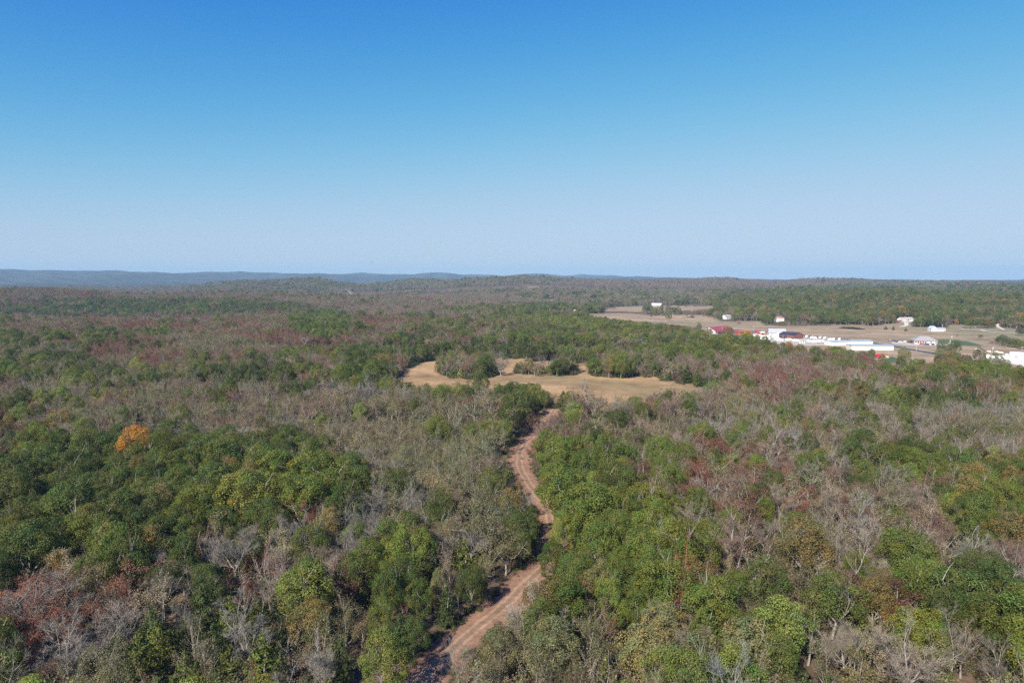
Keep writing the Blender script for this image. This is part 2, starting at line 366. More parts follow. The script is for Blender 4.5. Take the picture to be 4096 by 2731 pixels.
def ribbon(name, line, offs, cols, lift, mat, kind="structure"):
    """a draped strip; offs = offsets across (m), cols = colour at each offset"""
    t = np.gradient(line, axis=0); t /= np.linalg.norm(t, axis=1)[:, None]
    nrm = np.stack([t[:, 1], -t[:, 0]], -1)
    V = []; C = []
    wob = Waves(31, 6, 22); dabs = np.hypot(line[:, 0], line[:, 1])
    for o_, c in zip(offs, cols):
        e = (0.22 * wob(line[:, 0], line[:, 1]) + (0.3 * wob(line[:, 0] + 40 + o_, line[:, 1]) if abs(o_) > 2.6 else 0)) if mat is M_GROUND and abs(o_) > .2 else 0 * line[:, 0]
        p = line + nrm * (o_ + e)[:, None] if hasattr(e, '__len__') else line + nrm * o_
        V.append(np.c_[p, height(p[:, 0], p[:, 1]) + lift]); C.append(np.tile(np.r_[c, 1], (len(p), 1)))
    V = np.stack(V, 1); C = np.stack(C, 1); n, k = V.shape[:2]
    ii = np.arange(n * k).reshape(n, k)
    q = np.stack([ii[:-1, :-1], ii[:-1, 1:], ii[1:, 1:], ii[1:, :-1]], -1).reshape(-1, 4)[:, ::-1]
    me = mesh_from(name, V.reshape(-1, 3), q.ravel(), np.full(len(q), 4), [mat], smooth=True)
    a = me.attributes.new("base", 'FLOAT_COLOR', 'POINT'); a.data.foreach_set("color", C.reshape(-1, 4).astype(np.float32).ravel())
    o = bpy.data.objects.new(name, me); COL.objects.link(o); o["kind"] = kind
    if len(me.polygons) and me.polygons[0].normal.z < 0: me.flip_normals()
    return o
lt = np.array([0.19, 0.110, 0.072]); rd = np.array([0.245, 0.145, 0.095]); mid = np.array([0.215, 0.140, 0.090]); ru = np.array([0.32, 0.205, 0.135])
ribbon("dirt_track", TRACK, [-4.9,-4.0,-2.8,-1.5,-1.15,-0.75,-0.45,0.45,0.75,1.15,1.5,2.9,4.0,4.9], [litter,lt,rd,rd,ru,ru,mid,mid,ru,ru,rd,rd,lt,litter], 0.12, M_GROUND)
asph = np.array([0.035, 0.037, 0.045]); grav = np.array([0.42, 0.38, 0.33])
ribbon("asphalt_road", ROAD, [-4.6, 0, 4.6], [asph] * 3, 0.16, M_GROUND)
ribbon("gravel_shoulder", ROAD, [-7.0, -4.5], [grav * 0.85] * 2, 0.12, M_GROUND)
ribbon("gravel_shoulder", ROAD, [4.5, 7.5], [grav * 0.8] * 2, 0.12, M_GROUND)
M_LINE = plain("road_paint", (0.75, 0.70, 0.55), 0.6, 0.2, 0.1)
ribbon("road_marking", ROAD, [-0.12, 0.12], [asph] * 2, 0.18, M_LINE)
ribbon("highway", HIGHWAY, [-5, -2, 0, 4], [grav * 0.45, grav * 0.5, grav * 0.4, grav * 0.35], 0.4, M_GROUND)
for nm, c, pts, wdt in DRIVES:
    ribbon(nm, path3(c, pts, 60), [-wdt / 2, 0, wdt / 2], [np.array([0.55, 0.50, 0.42])] * 3, 0.12, M_GROUND)
def slab(name, poly, z, mat, kind="structure", drape=True):
    bm = bmesh.new(); vs = [bm.verts.new((p[0], p[1], (float(height(p[0], p[1])) if drape else 0) + z)) for p in poly]
    f = bm.faces.new(vs); bmesh.ops.triangulate(bm, faces=[f])
    if f.is_valid and f.normal.z < 0: bmesh.ops.reverse_faces(bm, faces=bm.faces)
    bmesh.ops.recalc_face_normals(bm, faces=bm.faces)
    me = bpy.data.meshes.new(name); bm.to_mesh(me); bm.free(); me.materials.append(mat)
    a = me.attributes.new("base", 'FLOAT_COLOR', 'POINT'); a.data.foreach_set("color", np.tile([0.42, 0.40, 0.37, 1], len(me.vertices)).astype(np.float32))
    o = bpy.data.objects.new(name, me); COL.objects.link(o); o["kind"] = kind; return o
M_WATER, _t, _b = new_mat("pond_water", 0.08, 0.5); _b.inputs["Base Color"].default_value = (0.03, 0.035, 0.035, 1)
slab("pond_water", POND, 0.25, M_WATER)
M_CONC = plain("concrete", (0.62, 0.58, 0.52), 0.85, 0.15, 0.12, 0.2)
M_GRAVEL = plain("gravel_lot", (0.40, 0.35, 0.30), 0.95, 0.05, 0.25, 0.3)
slab("gravel_lot", world_poly([(3005,1344),(3060,1340),(3130,1341),(3225,1350),(3310,1357),(3400,1366),(3330,1380),(3240,1384),(3140,1378),(3030,1364)], 30), 0.14, M_GRAVEL)
slab("office_parking", world_poly([(3560,1366),(3600,1364),(3660,1376),(3770,1373),(3800,1378),(3790,1386),(3640,1384),(3570,1377)], 30), 0.14, M_GRAVEL)
slab("concrete_yard", world_poly([(3945,1424),(4030,1421),(4150,1424),(4200,1470),(4096,1465),(4000,1446),(3945,1436)], 30), 0.14, M_CONC)
slab("concrete_pad", world_poly(srcs('O', [(190,925),(215,895),(420,880),(520,885),(590,880),(420,915)]), 6), 0.13, M_CONC)
slab("asphalt_yard", world_poly(srcs('B', [(1190,350),(1420,340),(1900,385),(1750,430),(1300,440),(1190,420)]), 10), 0.13, plain("yard_asphalt", (0.10, 0.11, 0.14), 0.9, 0.1, 0.2, 0.3))
slab("drive_apron", world_poly(srcs('S', [(3590,1285),(3655,1283),(3652,1287),(3630,1291),(3615,1290)]), 10), 0.13, M_GRAVEL)

# ------------------------------------------------------------------ tree prototypes
def unit(v): return v / np.maximum(np.linalg.norm(v, axis=-1, keepdims=True), 1e-9)
class TreeBuf:
    def __init__(s): s.v = []; s.f = []; s.n = []; s.c = []; s.o = 0
    def put(s, v, f, c):
        v = np.asarray(v, float).reshape(-1, 3); f = np.asarray(f)
        s.v.append(v); s.f.append((f + s.o).ravel()); s.n.append(np.full(len(f), f.shape[1])); s.c.append(np.tile(c, (len(v), 1)) if np.ndim(c) == 1 else c); s.o += len(v)
    def tube(s, P, R, n, c=(1, 1, 1)):
        P = np.asarray(P); T = np.gradient(P, axis=0); T = unit(T)
        ref = np.where(np.abs(T[:, 2:3]) < 0.9, [[0, 0, 1.]], [[1., 0, 0]])
        A = unit(np.cross(T, ref)); B = np.cross(T, A)
        an = np.arange(n) * 2 * math.pi / n
        V = P[:, None] + (A[:, None] * np.cos(an)[None, :, None] + B[:, None] * np.sin(an)[None, :, None]) * np.asarray(R)[:, None, None]
        k = len(P); i = np.arange(k * n).reshape(k, n); j = np.roll(i, -1, 1)
        f = np.stack([i[:-1], j[:-1], j[1:], i[1:]], -1).reshape(-1, 4)
        s.put(V, f, np.array(c, float))
    def ribbons(s, A, B, w, r, c):
        """thin flat twigs from A to B"""
        n = len(A); d = unit(B - A); q = unit(np.cross(d, r.normal(size=(n, 3))))
        V = np.stack([A - q * w[:, None], A + q * w[:, None], B + q * w[:, None] * .3, B - q * w[:, None] * .3], 1)
        s.put(V, np.arange(4 * n).reshape(n, 4), np.repeat(c, 4, 0))
    def leaves(s, P, N, size, r, asp=0.7, vlo=0.7, vhi=1.3, cvar=None, hue0=0.0):
        n = len(P); N = unit(N); u = unit(np.cross(N, r.normal(size=(n, 3)))); w = np.cross(N, u)
        sz = size * r.uniform(0.7, 1.3, n)[:, None]
        V = np.stack([P - u * sz * .5, P - w * sz * .5 * asp + N * sz * .06, P + u * sz * .5, P + w * sz * .5 * asp + N * sz * .06], 1)
        k = r.uniform(vlo, vhi, n)
        if cvar is not None: k = k * cvar
        hue = r.normal(0, 0.07, n) + hue0
        c = np.stack([k * (1 + hue), k, k * (1 - np.maximum(hue, 0))], -1)
        s.put(V, np.arange(4 * n).reshape(n, 4), np.repeat(c, 4, 0))
    def arrays(s): return np.concatenate(s.v), np.concatenate(s.f), np.concatenate(s.n), np.concatenate(s.c)
    def mesh(s, name, mat):
        v, f, n, c = s.arrays(); me = mesh_from(name, v, f, n, [mat], smooth=False)
        a = me.attributes.new("leafvar", 'FLOAT_COLOR', 'POINT'); a.data.foreach_set("color", np.c_[c, np.ones(len(c))].astype(np.float32).ravel())
        return me

def curve(p, d, L, k, r, up=0.0, wig=0.12):
    P = [p]
    for i in range(k):
        d = unit(d + r.normal(0, wig, 3) + np.array([0, 0, up / k])); P.append(P[-1] + d * L / k)
    return np.array(P), d
def skeleton(r, H, RC, fork, nlimb, wood, twig, depth_tw=2, tw=(5, 5), twl=1.0):
    """trunk, limbs and secondary branches into wood; twigs into twig; returns the outer tips"""
    lean = r.normal(0, 0.05, 2)
    P, d = curve(np.zeros(3), np.array([lean[0], lean[1], 1.0]), H * fork, 4, r, 0.2, 0.05)
    R0 = 0.017 * H
    wood.tube(P, np.linspace(R0 * 1.25, R0 * 0.85, len(P)), 6)
    tips = []; a0 = r.uniform(0, 6.28)
    for i in range(nlimb):
        an = a0 + i * 2.4 + r.normal(0, 0.25); top = i == 0
        el = math.radians(80 if top else r.uniform(28, 62))
        b = P[-1] if i < 3 else P[-1] * (1 - 0.3 * r.random()) + P[-2] * 0.3 * r.random()
        b = P[-1] + (P[-2] - P[-1]) * (0 if i < 3 else r.uniform(0, 1.0))
        dd = np.array([math.cos(an) * math.cos(el), math.sin(an) * math.cos(el), math.sin(el)])
        L = min(RC / max(math.cos(el), .25), H * (1 - fork)) * r.uniform(.75, 1.0)
        Q, qd = curve(b, dd, L, 5, r, 0.45, 0.13)
        r0 = R0 * r.uniform(.45, .65)
        wood.tube(Q, np.linspace(r0, r0 * .25, len(Q)), 5)
        for j in range(5):
            t = r.uniform(.3, 1.0); k = min(int(t * 5), 4); sb = Q[k] + (Q[k + 1] - Q[k]) * (t * 5 - k)
            sd = unit(qd + r.normal(0, .65, 3) + [0, 0, .15])
            SL = L * r.uniform(.3, .5)
            U, ud = curve(sb, sd, SL, 3, r, .35, .16)
            wood.tube(U, np.linspace(r0 * .38, r0 * .12, len(U)), 3)
            for m in range(tw[0]):
                t2 = r.uniform(.25, 1); k2 = min(int(t2 * 3), 2); tb = U[k2] + (U[k2 + 1] - U[k2]) * (t2 * 3 - k2)
                td = unit(ud + r.normal(0, .6, 3) + [0, 0, .25]); te = tb + td * r.uniform(.7, 1.4) * twl
                tips.append((tb, te))
    A = np.array([a for a, _ in tips]); B = np.array([b for _, b in tips])
    n = len(A)
    if twig is not None:
        v = r.uniform(.8, 1.25, n)[:, None] * np.ones((1, 3))
        twig.ribbons(A, B, np.full(n, .030), r, v)
        for lev in range(depth_tw):
            m = tw[1]
            t = r.uniform(.2, 1, (len(A), m, 1)); bb = (A[:, None] + (B - A)[:, None] * t).reshape(-1, 3)
            dd = unit(np.repeat(unit(B - A), m, 0) + r.normal(0, .6, (len(bb), 3)) + [0, 0, .2])
            ee = bb + dd * (r.uniform(.35, .9, (len(bb), 1)) * twl * (0.8 ** lev))
            v = r.uniform(.7, 1.35, len(bb))[:, None] * np.ones((1, 3))
            twig.ribbons(bb, ee, np.full(len(bb), .018 if lev == 0 else .013), r, v)
            if lev == 0 and depth_tw > 1:
                pick = r.random(len(bb)) < .55; A, B = bb[pick], ee[pick]
    return np.array([b for _, b in tips])

def proto_leafy(seed, H=14.0, RC=4.6, n_cl=42, per=132, leaf=.25, squat=1.0, low=0.22):
    r = np.random.default_rng(seed); wood, crown = TreeBuf(), TreeBuf()
    skeleton(r, H, RC * .9, .32, 6, wood, None, tw=(1, 1))
    cz = H * .57; rz = H * .43 * squat
    i = np.arange(n_cl); zz = 1 - 1.78 * (i + .5) / n_cl; ph = i * 2.39996 + r.normal(0, .35, n_cl)
    rad = np.sqrt(np.clip(1 - zz * zz, 0.02, 1))
    lob = 1 + 0.16 * np.sin(ph * 2 + r.uniform(0, 6)) + 0.10 * np.sin(ph * 3 + r.uniform(0, 6)) + r.normal(0, .08, n_cl)
    C = np.stack([np.cos(ph) * rad * RC * .80 * lob, np.sin(ph) * rad * RC * .80 * lob, cz + zz * rz * .84 * (1 + r.normal(0, .07, n_cl))], -1)
    rr = r.uniform(1.05, 1.95, n_cl) * RC / 4.6
    for c, q in zip(C, rr):
        m = int(per * (q / (RC / 4.6 * 1.1)) ** 1.6)
        D = unit(r.normal(size=(m, 3))); out = unit(c - np.array([0, 0, cz - rz * .3])); D = unit(D + .75 * out)
        Pp = c + D * q * r.uniform(.70, 1.05, (m, 1)) * np.array([1.0, 1.0, .95])
        crown.leaves(Pp, D + r.normal(0, .5, (m, 3)), leaf, r, asp=.85, cvar=np.full(m, r.uniform(.84, 1.16)), hue0=r.normal(-.02, .13))
    m = 420
    D = unit(r.normal(size=(m, 3))); D[:, 2] = np.abs(D[:, 2]) * 1.1 - .3
    crown.leaves(np.array([0, 0, cz]) + D * np.array([RC, RC, rz]) * r.uniform(.35, .62, (m, 1)), D + r.normal(0, .5, (m, 3)), leaf * 1.7, r, vlo=.75, vhi=1.05)
    return wood.mesh("trunk", M_BARK), crown.mesh("crown", M_LEAF)
def proto_sparse(seed, H=13.5, RC=4.5, nl=7, keep=.75, leaf=.27, per=20):
    r = np.random.default_rng(seed); wood, crown = TreeBuf(), TreeBuf()
    tips = skeleton(r, H, RC, .26, nl, wood, crown, depth_tw=1, tw=(6, 3))
    tips = tips[r.random(len(tips)) < keep]
    m = len(tips) * per
    P = np.repeat(tips, per, 0) + r.normal(0, .42, (m, 3)); ctr = np.array([0, 0, H * .55])
    crown.leaves(P, unit(P - ctr) + r.normal(0, .8, (m, 3)), leaf, r, vlo=.65, vhi=1.4, cvar=np.repeat(r.uniform(.75, 1.2, len(tips)), per))
    return wood.mesh("trunk", M_BARK), crown.mesh("crown", M_LEAF)
def proto_bare(seed, H=13.0, RC=4.4, nl=8, leaves=0, tw=(7, 6)):
    r = np.random.default_rng(seed); wood, crown = TreeBuf(), TreeBuf()
    tips = skeleton(r, H, RC, r.uniform(.25, .4), nl, wood, crown, depth_tw=2, tw=tw, twl=1.05)
    return wood.mesh("trunk", M_BARK), crown.mesh("crown", M_TWIG)
def proto_cedar(seed, H=9.5, RC=2.3, rows=15, conic=1.0):
    r = np.random.default_rng(seed); wood, crown = TreeBuf(), TreeBuf()
    P, _ = curve(np.zeros(3), np.array([0, 0, 1.0]), H * .93, 5, r, 0, .02); wood.tube(P, np.linspace(.17, .03, len(P)), 6)
    Pp, N = [], []
    for i in range(rows):
        t = (i + .5) / rows; z = H * (.06 + .9 * t); R = RC * (math.sin(min(1.0, (1 - t) * 1.35 / conic) * math.pi / 2)) * r.uniform(.85, 1.1)
        nb = max(3, int(4 + 9 * (1 - t)))
        for k in range(nb):
            an = r.uniform(0, 6.28); o = np.array([math.cos(an), math.sin(an), r.uniform(.2, .6)])
            Rk = R * r.uniform(.75, 1.12); m = int(16 + 16 * Rk / RC)
            s_ = r.uniform(.3, 1.0, (m, 1))
            p = np.array([0, 0, z - .15 * Rk]) + o * s_ * Rk + r.normal(0, .20, (m, 3)) * (0.5 + .4 * s_)
            Pp.append(p); N.append(np.tile(o * [1, 1, .6], (m, 1)) + r.normal(0, .6, (m, 3)))
    Pp = np.concatenate(Pp); N = np.concatenate(N)
    crown.leaves(Pp, N, .36, r, asp=.45, vlo=.65, vhi=1.35)
    return wood.mesh("trunk", M_BARK), crown.mesh("crown", M_LEAF)
def proto_bush(seed, leafy=True):
    r = np.random.default_rng(seed); wood, crown = TreeBuf(), TreeBuf()
    for k in range(5):
        P, _ = curve(np.zeros(3), unit(np.array([r.normal(0, .5), r.normal(0, .5), 1.0])), 2.2, 3, r, 0, .15); wood.tube(P, np.linspace(.05, .02, 4), 3)
    m = 420 if leafy else 160
    D = unit(r.normal(size=(m, 3))); D[:, 2] = np.abs(D[:, 2])
    crown.leaves(D * np.array([1.7, 1.7, 2.6]) * r.uniform(.5, 1.05, (m, 1)) * (1 + .2 * np.sin(3 * np.arctan2(D[:, 1:2], D[:, :1]) + seed)), D + r.normal(0, .6, (m, 3)), .34, r)
    if not leafy:
        A = np.repeat(np.zeros((1, 3)) + [0, 0, .6], 160, 0) + r.normal(0, .5, (160, 3)); B = A + unit(r.normal(size=(160, 3)) + [0, 0, 1.2]) * r.uniform(.8, 1.8, (160, 1))
        crown.ribbons(A, B, np.full(160, .02), r, np.ones((160, 3)))
    return wood.mesh("trunk", M_BARK), crown.mesh("crown", M_LEAF)

SQUAT = {'leafy': .93, 'sparse': .84, 'bare': .88, 'cedar': .95, 'bush': 1.0}
PROTO = []           # (family, height, crown radius, trunk mesh, crown mesh)
for i, kw in enumerate((dict(), dict(n_cl=48, squat=.9), dict(RC=4.2, H=15, squat=1.05), dict(n_cl=36, per=125), dict(RC=4.9, H=13, squat=.88, n_cl=46), dict(RC=3.9, H=14.5, n_cl=38))):
    PROTO.append(('leafy', kw.get('H', 14.0), kw.get('RC', 4.6), *proto_leafy(100 + i, **kw)))
for i, kw in enumerate((dict(), dict(keep=.6), dict(RC=4.0, H=14.5, keep=.9), dict(RC=4.8, nl=8, keep=.7, per=7), dict(keep=.45, per=12))):
    PROTO.append(('sparse', kw.get('H', 13.5), kw.get('RC', 4.5), *proto_sparse(200 + i, **kw)))
for i, kw in enumerate((dict(), dict(RC=3.9, H=14), dict(nl=8, RC=4.9, H=12.5), dict(nl=6, H=14.0, RC=3.6), dict(nl=9, tw=(6, 4)))):
    PROTO.append(('bare', kw.get('H', 13.0), kw.get('RC', 4.4), *proto_bare(300 + i, **kw)))
for i, kw in enumerate((dict(), dict(RC=2.9, H=9.0, conic=1.2), dict(RC=2.0, H=10), dict(RC=2.6, H=8.5, rows=13))):
    PROTO.append(('cedar', kw.get('H', 9.5), kw.get('RC', 2.3), *proto_cedar(400 + i, **kw)))
for i in range(3):
    PROTO.append(('bush', 2.6, 1.7, *proto_bush(500 + i, i < 2)))
FAM = {}
for i, p in enumerate(PROTO): FAM.setdefault(p[0], []).append(i)

# kind letter: family, tint, spread of value, colour words
KIND = {
 'G': ('leafy',  (0.090, 0.110, 0.025), .18, 'dark green leafy tree'),
 'g': ('leafy',  (0.128, 0.152, 0.028), .16, 'mid green leafy tree'),
 'y': ('leafy',  (0.175, 0.195, 0.040), .14, 'yellow-green leafy tree'),
 'Y': ('leafy',  (0.360, 0.300, 0.030), .08, 'bright yellow leafy tree'),
 'O': ('leafy',  (0.420, 0.200, 0.036), .08, 'orange leafy tree'),
 'N': ('leafy',  (0.190, 0.145, 0.050), .15, 'golden-brown leafy tree'),
 'R': ('sparse', (0.430, 0.060, 0.040), .12, 'red leafed tree'),
 'o': ('sparse', (0.190, 0.176, 0.084), .16, 'olive thin-leaved tree'),
 's': ('leafy',  (0.200, 0.192, 0.085), .12, 'pale sage-green tree'),
 't': ('sparse', (0.228, 0.185, 0.112), .18, 'tan half-bare tree'),
 'r': ('sparse', (0.195, 0.092, 0.062), .18, 'rust-brown thin tree'),
 'b': ('bare',   (0.190, 0.166, 0.138), .15, 'bare pale-grey tree'),
 'm': ('bare',   (0.185, 0.126, 0.100), .15, 'bare mauve-brown tree'),
 'c': ('cedar',  (0.112, 0.132, 0.030), .20, 'green cedar'),
 'C': ('cedar',  (0.074, 0.098, 0.032), .15, 'dark green cedar'),
}
KL = list(KIND)
NAME = {'leafy': 'broadleaf_tree', 'sparse': 'sparse_tree', 'bare': 'bare_tree', 'cedar': 'cedar_tree'}
CHF = {'leafy': .58, 'sparse': .68, 'bare': .66, 'cedar': .50, 'bush': .5}     # height of the crown's middle

trees = []      # dicts: x y z k proto sxy sz rot tint explicit
def tint_of(k, r=rng):
    f, c, sp_, _ = KIND[k]; v = math.exp(r.normal(0, sp_)); h = r.normal(0, .06)
    return (c[0] * v * (1 + h), c[1] * v, c[2] * v * (1 - h))
def add_tree(x, y, z, k, width, hm=None, note=None, expl=True):
    fam = KIND[k][0]; pi = int(rng.choice(FAM[fam])); _, H, RC, _, _ = PROTO[pi]
    sxy = width / (2 * RC * .97)
    sz = (hm / H) if hm else min(max(0.45 + 0.55 * sxy, .5), 1.35) * SQUAT[fam]
    trees.append(dict(x=x, y=y, z=z - .1, k=k, p=pi, sx=sxy, sz=sz, rot=rng.uniform(0, 6.28), tint=tint_of(k), expl=expl, note=note, w=width))
def crown_at(c, X, Y, wpx, k, note=None):
    """a tree whose crown shows centred at a pixel of the photograph, wpx wide there"""
    sx, sy = src(c, X, Y); fam = KIND[k][0]
    hc = 9.0 if fam != 'cedar' else 4.5
    for _ in range(2):
        p = hit(sx, sy, hc); _, _, dep = project(np.r_[p[:2], p[2] + hc])
        width = min(max(wpx / CROP[c][2] * dep / F_SRC, 2.2), 15)
        RC = PROTO[FAM[fam][0]][2]; H = PROTO[FAM[fam][0]][1]
        sz = min(max(0.45 + 0.55 * width / (2 * RC), .5), 1.35) * SQUAT[fam]
        if k == 'R': sz = 1.35
        hc = CHF[fam] * H * sz
    add_tree(p[0], p[1], p[2], k, width, note=note)
    if k == 'R': trees[-1]['sz'] = 1.35; trees[-1]['sx'] *= 1.5
    if k == 'b': trees[-1]['tint'] = tuple(c * 1.15 for c in trees[-1]['tint'])
def base_at(c, X, Y, hpx, wpx, k, note=None):
    """a free-standing tree whose foot shows at a pixel"""
    sx, sy = src(c, X, Y); p = hit(sx, sy); _, _, dep = project(p); m = dep / F_SRC / CROP[c][2]
    add_tree(p[0], p[1], p[2], k, max(wpx * m, 1.2), max(hpx * m, 1.2), note)

T_L = """560,140,230,G 815,165,190,O 940,190,250,g 1130,240,160,G 1230,200,170,G 1400,190,250,G 1430,130,150,N 1600,230,250,g 1700,310,220,g 1930,310,320,g 2130,360,240,G 1810,270,80,r 100,330,200,G
90,450,250,G 330,420,210,G 300,260,200,G 460,340,90,N 680,330,180,G 430,540,290,G 640,480,220,G 740,560,220,G 850,480,220,G 1000,470,220,G 1300,400,240,G 1180,400,90,r 1470,470,280,y 1680,450,270,g
1880,480,250,g 2100,520,230,G 1230,500,250,g 1120,570,210,g 120,640,260,G 330,650,230,G 560,620,220,G 160,800,290,G 700,740,300,g 1030,640,110,r 860,660,200,G 1150,700,180,G 1300,640,200,o 1420,750,330,b
960,850,250,b 520,790,190,o 360,860,140,N 1740,740,220,o 1660,860,290,r 1890,740,200,G 2160,680,170,g 2060,690,90,r 2040,870,190,b 1840,1030,330,y 2230,830,200,g 2090,1080,200,o 180,1080,330,b 390,960,200,r 780,930,260,r
600,960,240,t 980,1050,280,t 590,1110,180,r 770,1170,240,b 1340,930,220,t 1160,920,170,o 1240,1130,150,C 1400,1130,190,c 1570,1230,240,c 1110,1180,120,b 960,1310,220,c 190,1370,230,r 380,1370,320,b 690,1380,250,o 1180,1280,240,o
1400,1450,220,c 1770,1370,250,t 1950,1470,200,b 1130,1480,200,c 2070,1400,200,C 860,1480,230,c 2200,1200,170,t 60,1500,150,C 500,1500,200,o 2100,1210,180,o 1600,1500,220,c 300,1540,190,r 1300,1300,180,C
270,130,150,b 90,170,140,r 40,260,120,C 1000,60,120,t 1100,90,140,b 1730,110,80,c 1860,180,110,c 1500,60,180,b 1650,40,170,t 1300,90,130,t 1200,50,130,m 650,60,170,o 400,40,160,b 250,40,170,C 2000,160,190,t 2150,200,190,b 2060,80,190,o 2230,90,170,o 1850,60,170,t"""
T_R = """500,520,150,b 460,380,130,r 650,260,140,g 840,440,180,o 960,430,180,r 980,290,160,b 1120,480,200,b 1320,490,260,o 1320,360,150,G 1480,360,220,t 1440,200,250,g 1560,200,160,g 1640,240,160,g 1740,430,120,r 1640,600,180,r
1760,430,180,G 1940,440,190,N 2040,290,200,G 2160,270,180,N 2210,340,160,g 2000,600,200,g 2200,560,200,o 1560,790,310,g 1290,620,200,b 700,640,170,b 900,640,180,b 1350,700,190,b 940,790,310,N 620,850,240,t 1230,950,260,m
1390,880,180,b 1520,1070,300,r 1370,1120,220,N 1120,1090,320,G 690,1010,310,G 1850,1050,360,G 2120,1050,280,G 1960,760,240,b 1800,660,200,m 1640,700,160,b 2160,880,220,t 330,1290,250,c 430,1100,280,r 560,1320,190,G
800,1250,320,y 1540,1440,370,b 1900,1330,220,b 2200,1220,220,b 780,1440,230,G 1090,1460,200,o 1540,1250,130,c 930,1010,90,c 1000,1230,100,c 620,1250,90,c 840,130,120,c 620,150,80,c 740,160,180,m 860,60,160,b 960,120,160,b
1510,95,130,r 1140,110,170,m 120,200,170,g 380,240,190,o 260,360,270,r 330,390,180,b 180,260,200,b 1160,290,150,m 1300,260,130,b 2100,1450,200,b 1700,1400,210,o 1330,1290,130,C 1220,1330,170,o 1750,1300,160,c 2050,1300,180,t
520,1120,120,t 1000,900,180,o 790,880,160,o 1080,880,180,b 1830,880,200,o 2050,920,220,G 1730,230,160,t 1840,240,150,o 1900,160,150,t 2200,150,160,b 2000,190,110,N 1660,130,110,b 1560,300,110,b 560,330,130,t 1060,360,170,t
1240,410,110,G 1700,520,130,b 1500,500,150,t 1870,580,150,t 2080,680,170,g 2230,700,150,g 1120,620,190,t 760,760,140,m 480,700,240,m 320,700,200,b 400,880,110,r 1430,1000,120,N"""
T_M = """150,80,220,G 730,80,280,o 570,110,130,t 850,130,80,r 270,150,150,b 1000,170,130,b 960,60,90,N 660,200,250,o 770,330,380,o 650,440,220,b 1000,380,220,G 880,470,240,o 90,480,220,g 300,500,220,G 450,560,180,m 180,720,260,G
60,690,150,g 600,620,180,c 650,720,200,G 430,770,120,s 560,720,160,m 610,880,170,G 450,1000,190,o 160,960,130,r 60,980,200,g 60,1290,300,y 170,1110,150,C 1020,920,320,b 830,1110,380,s 1450,1150,300,o 1210,1030,170,b
1250,1130,150,b 1190,560,220,g 1280,160,320,g 1430,240,360,g 1220,80,230,g 1640,70,230,G 1830,210,260,g 1800,380,230,g 2000,500,260,y 1500,510,250,g 1350,620,230,g 1720,560,170,g 1530,740,220,N 1730,740,160,r 1960,780,380,g
2060,660,60,R 1290,780,210,o 1620,380,220,g 1400,800,130,m 2200,340,200,b 2250,700,200,r 1880,1000,140,b 2090,1010,130,b 2220,1080,250,c 1820,1200,160,c 1570,1010,180,r 1990,1300,240,t 1680,870,160,c 1650,1180,200,o
560,1240,190,b 1150,1330,190,m 730,560,190,o 860,620,130,r 1050,280,120,G 980,470,130,G 1120,200,110,g 1340,340,220,g 1560,250,220,g 1700,280,200,g 1640,640,190,g 1480,380,200,g 1230,330,150,g 1250,420,150,g
1000,1200,200,o 1350,1320,190,t 1780,1080,150,C 560,960,140,C 740,800,120,G 300,860,160,G 330,640,190,C 260,1050,170,G 480,880,150,C 90,830,200,G 2300,900,170,t 2300,1300,180,o 1550,1320,170,c"""
T_C = """870,420,170,G 900,520,130,G 960,470,70,r 1080,540,180,r 1120,470,110,m 985,455,60,r 1205,220,90,g 1030,215,80,g 1315,265,60,b 790,130,80,b 735,265,90,r 650,240,120,G 590,250,100,o 260,390,90,g 1150,740,240,g 1240,700,170,g 1560,720,170,G 1080,660,170,g 1000,760,170,g 1540,840,190,G 1650,880,120,G 840,330,180,o 720,330,190,o 620,380,170,o 520,400,150,t 420,300,130,y 320,260,110,g 200,250,110,o 90,260,120,y 800,600,140,G 760,560,180,o 640,560,180,o 520,480,190,o 350,480,170,o 240,530,170,o 1110,320,70,t 1180,330,90,C 1260,340,70,r 1060,330,80,G 1480,290,90,g 1690,290,90,g 1390,350,90,t 1600,330,80,t 1250,450,110,y 1400,380,90,t 1680,420,100,G 1530,400,90,t 1310,350,70,r 1830,330,70,g 1950,340,70,G 1210,420,40,b 1850,300,80,m 2000,300,80,b 2110,310,110,m 1720,100,80,C 1690,95,60,c 1830,150,90,c 1900,190,80,c 1960,180,70,c 2020,210,60,c 2080,180,80,C 2180,245,50,c 350,40,100,C 240,70,90,C 200,80,80,c 120,90,110,C 60,100,130,N 660,40,90,G 950,30,130,G 1030,30,100,G 1090,20,80,g 820,40,90,C 260,110,50,c"""
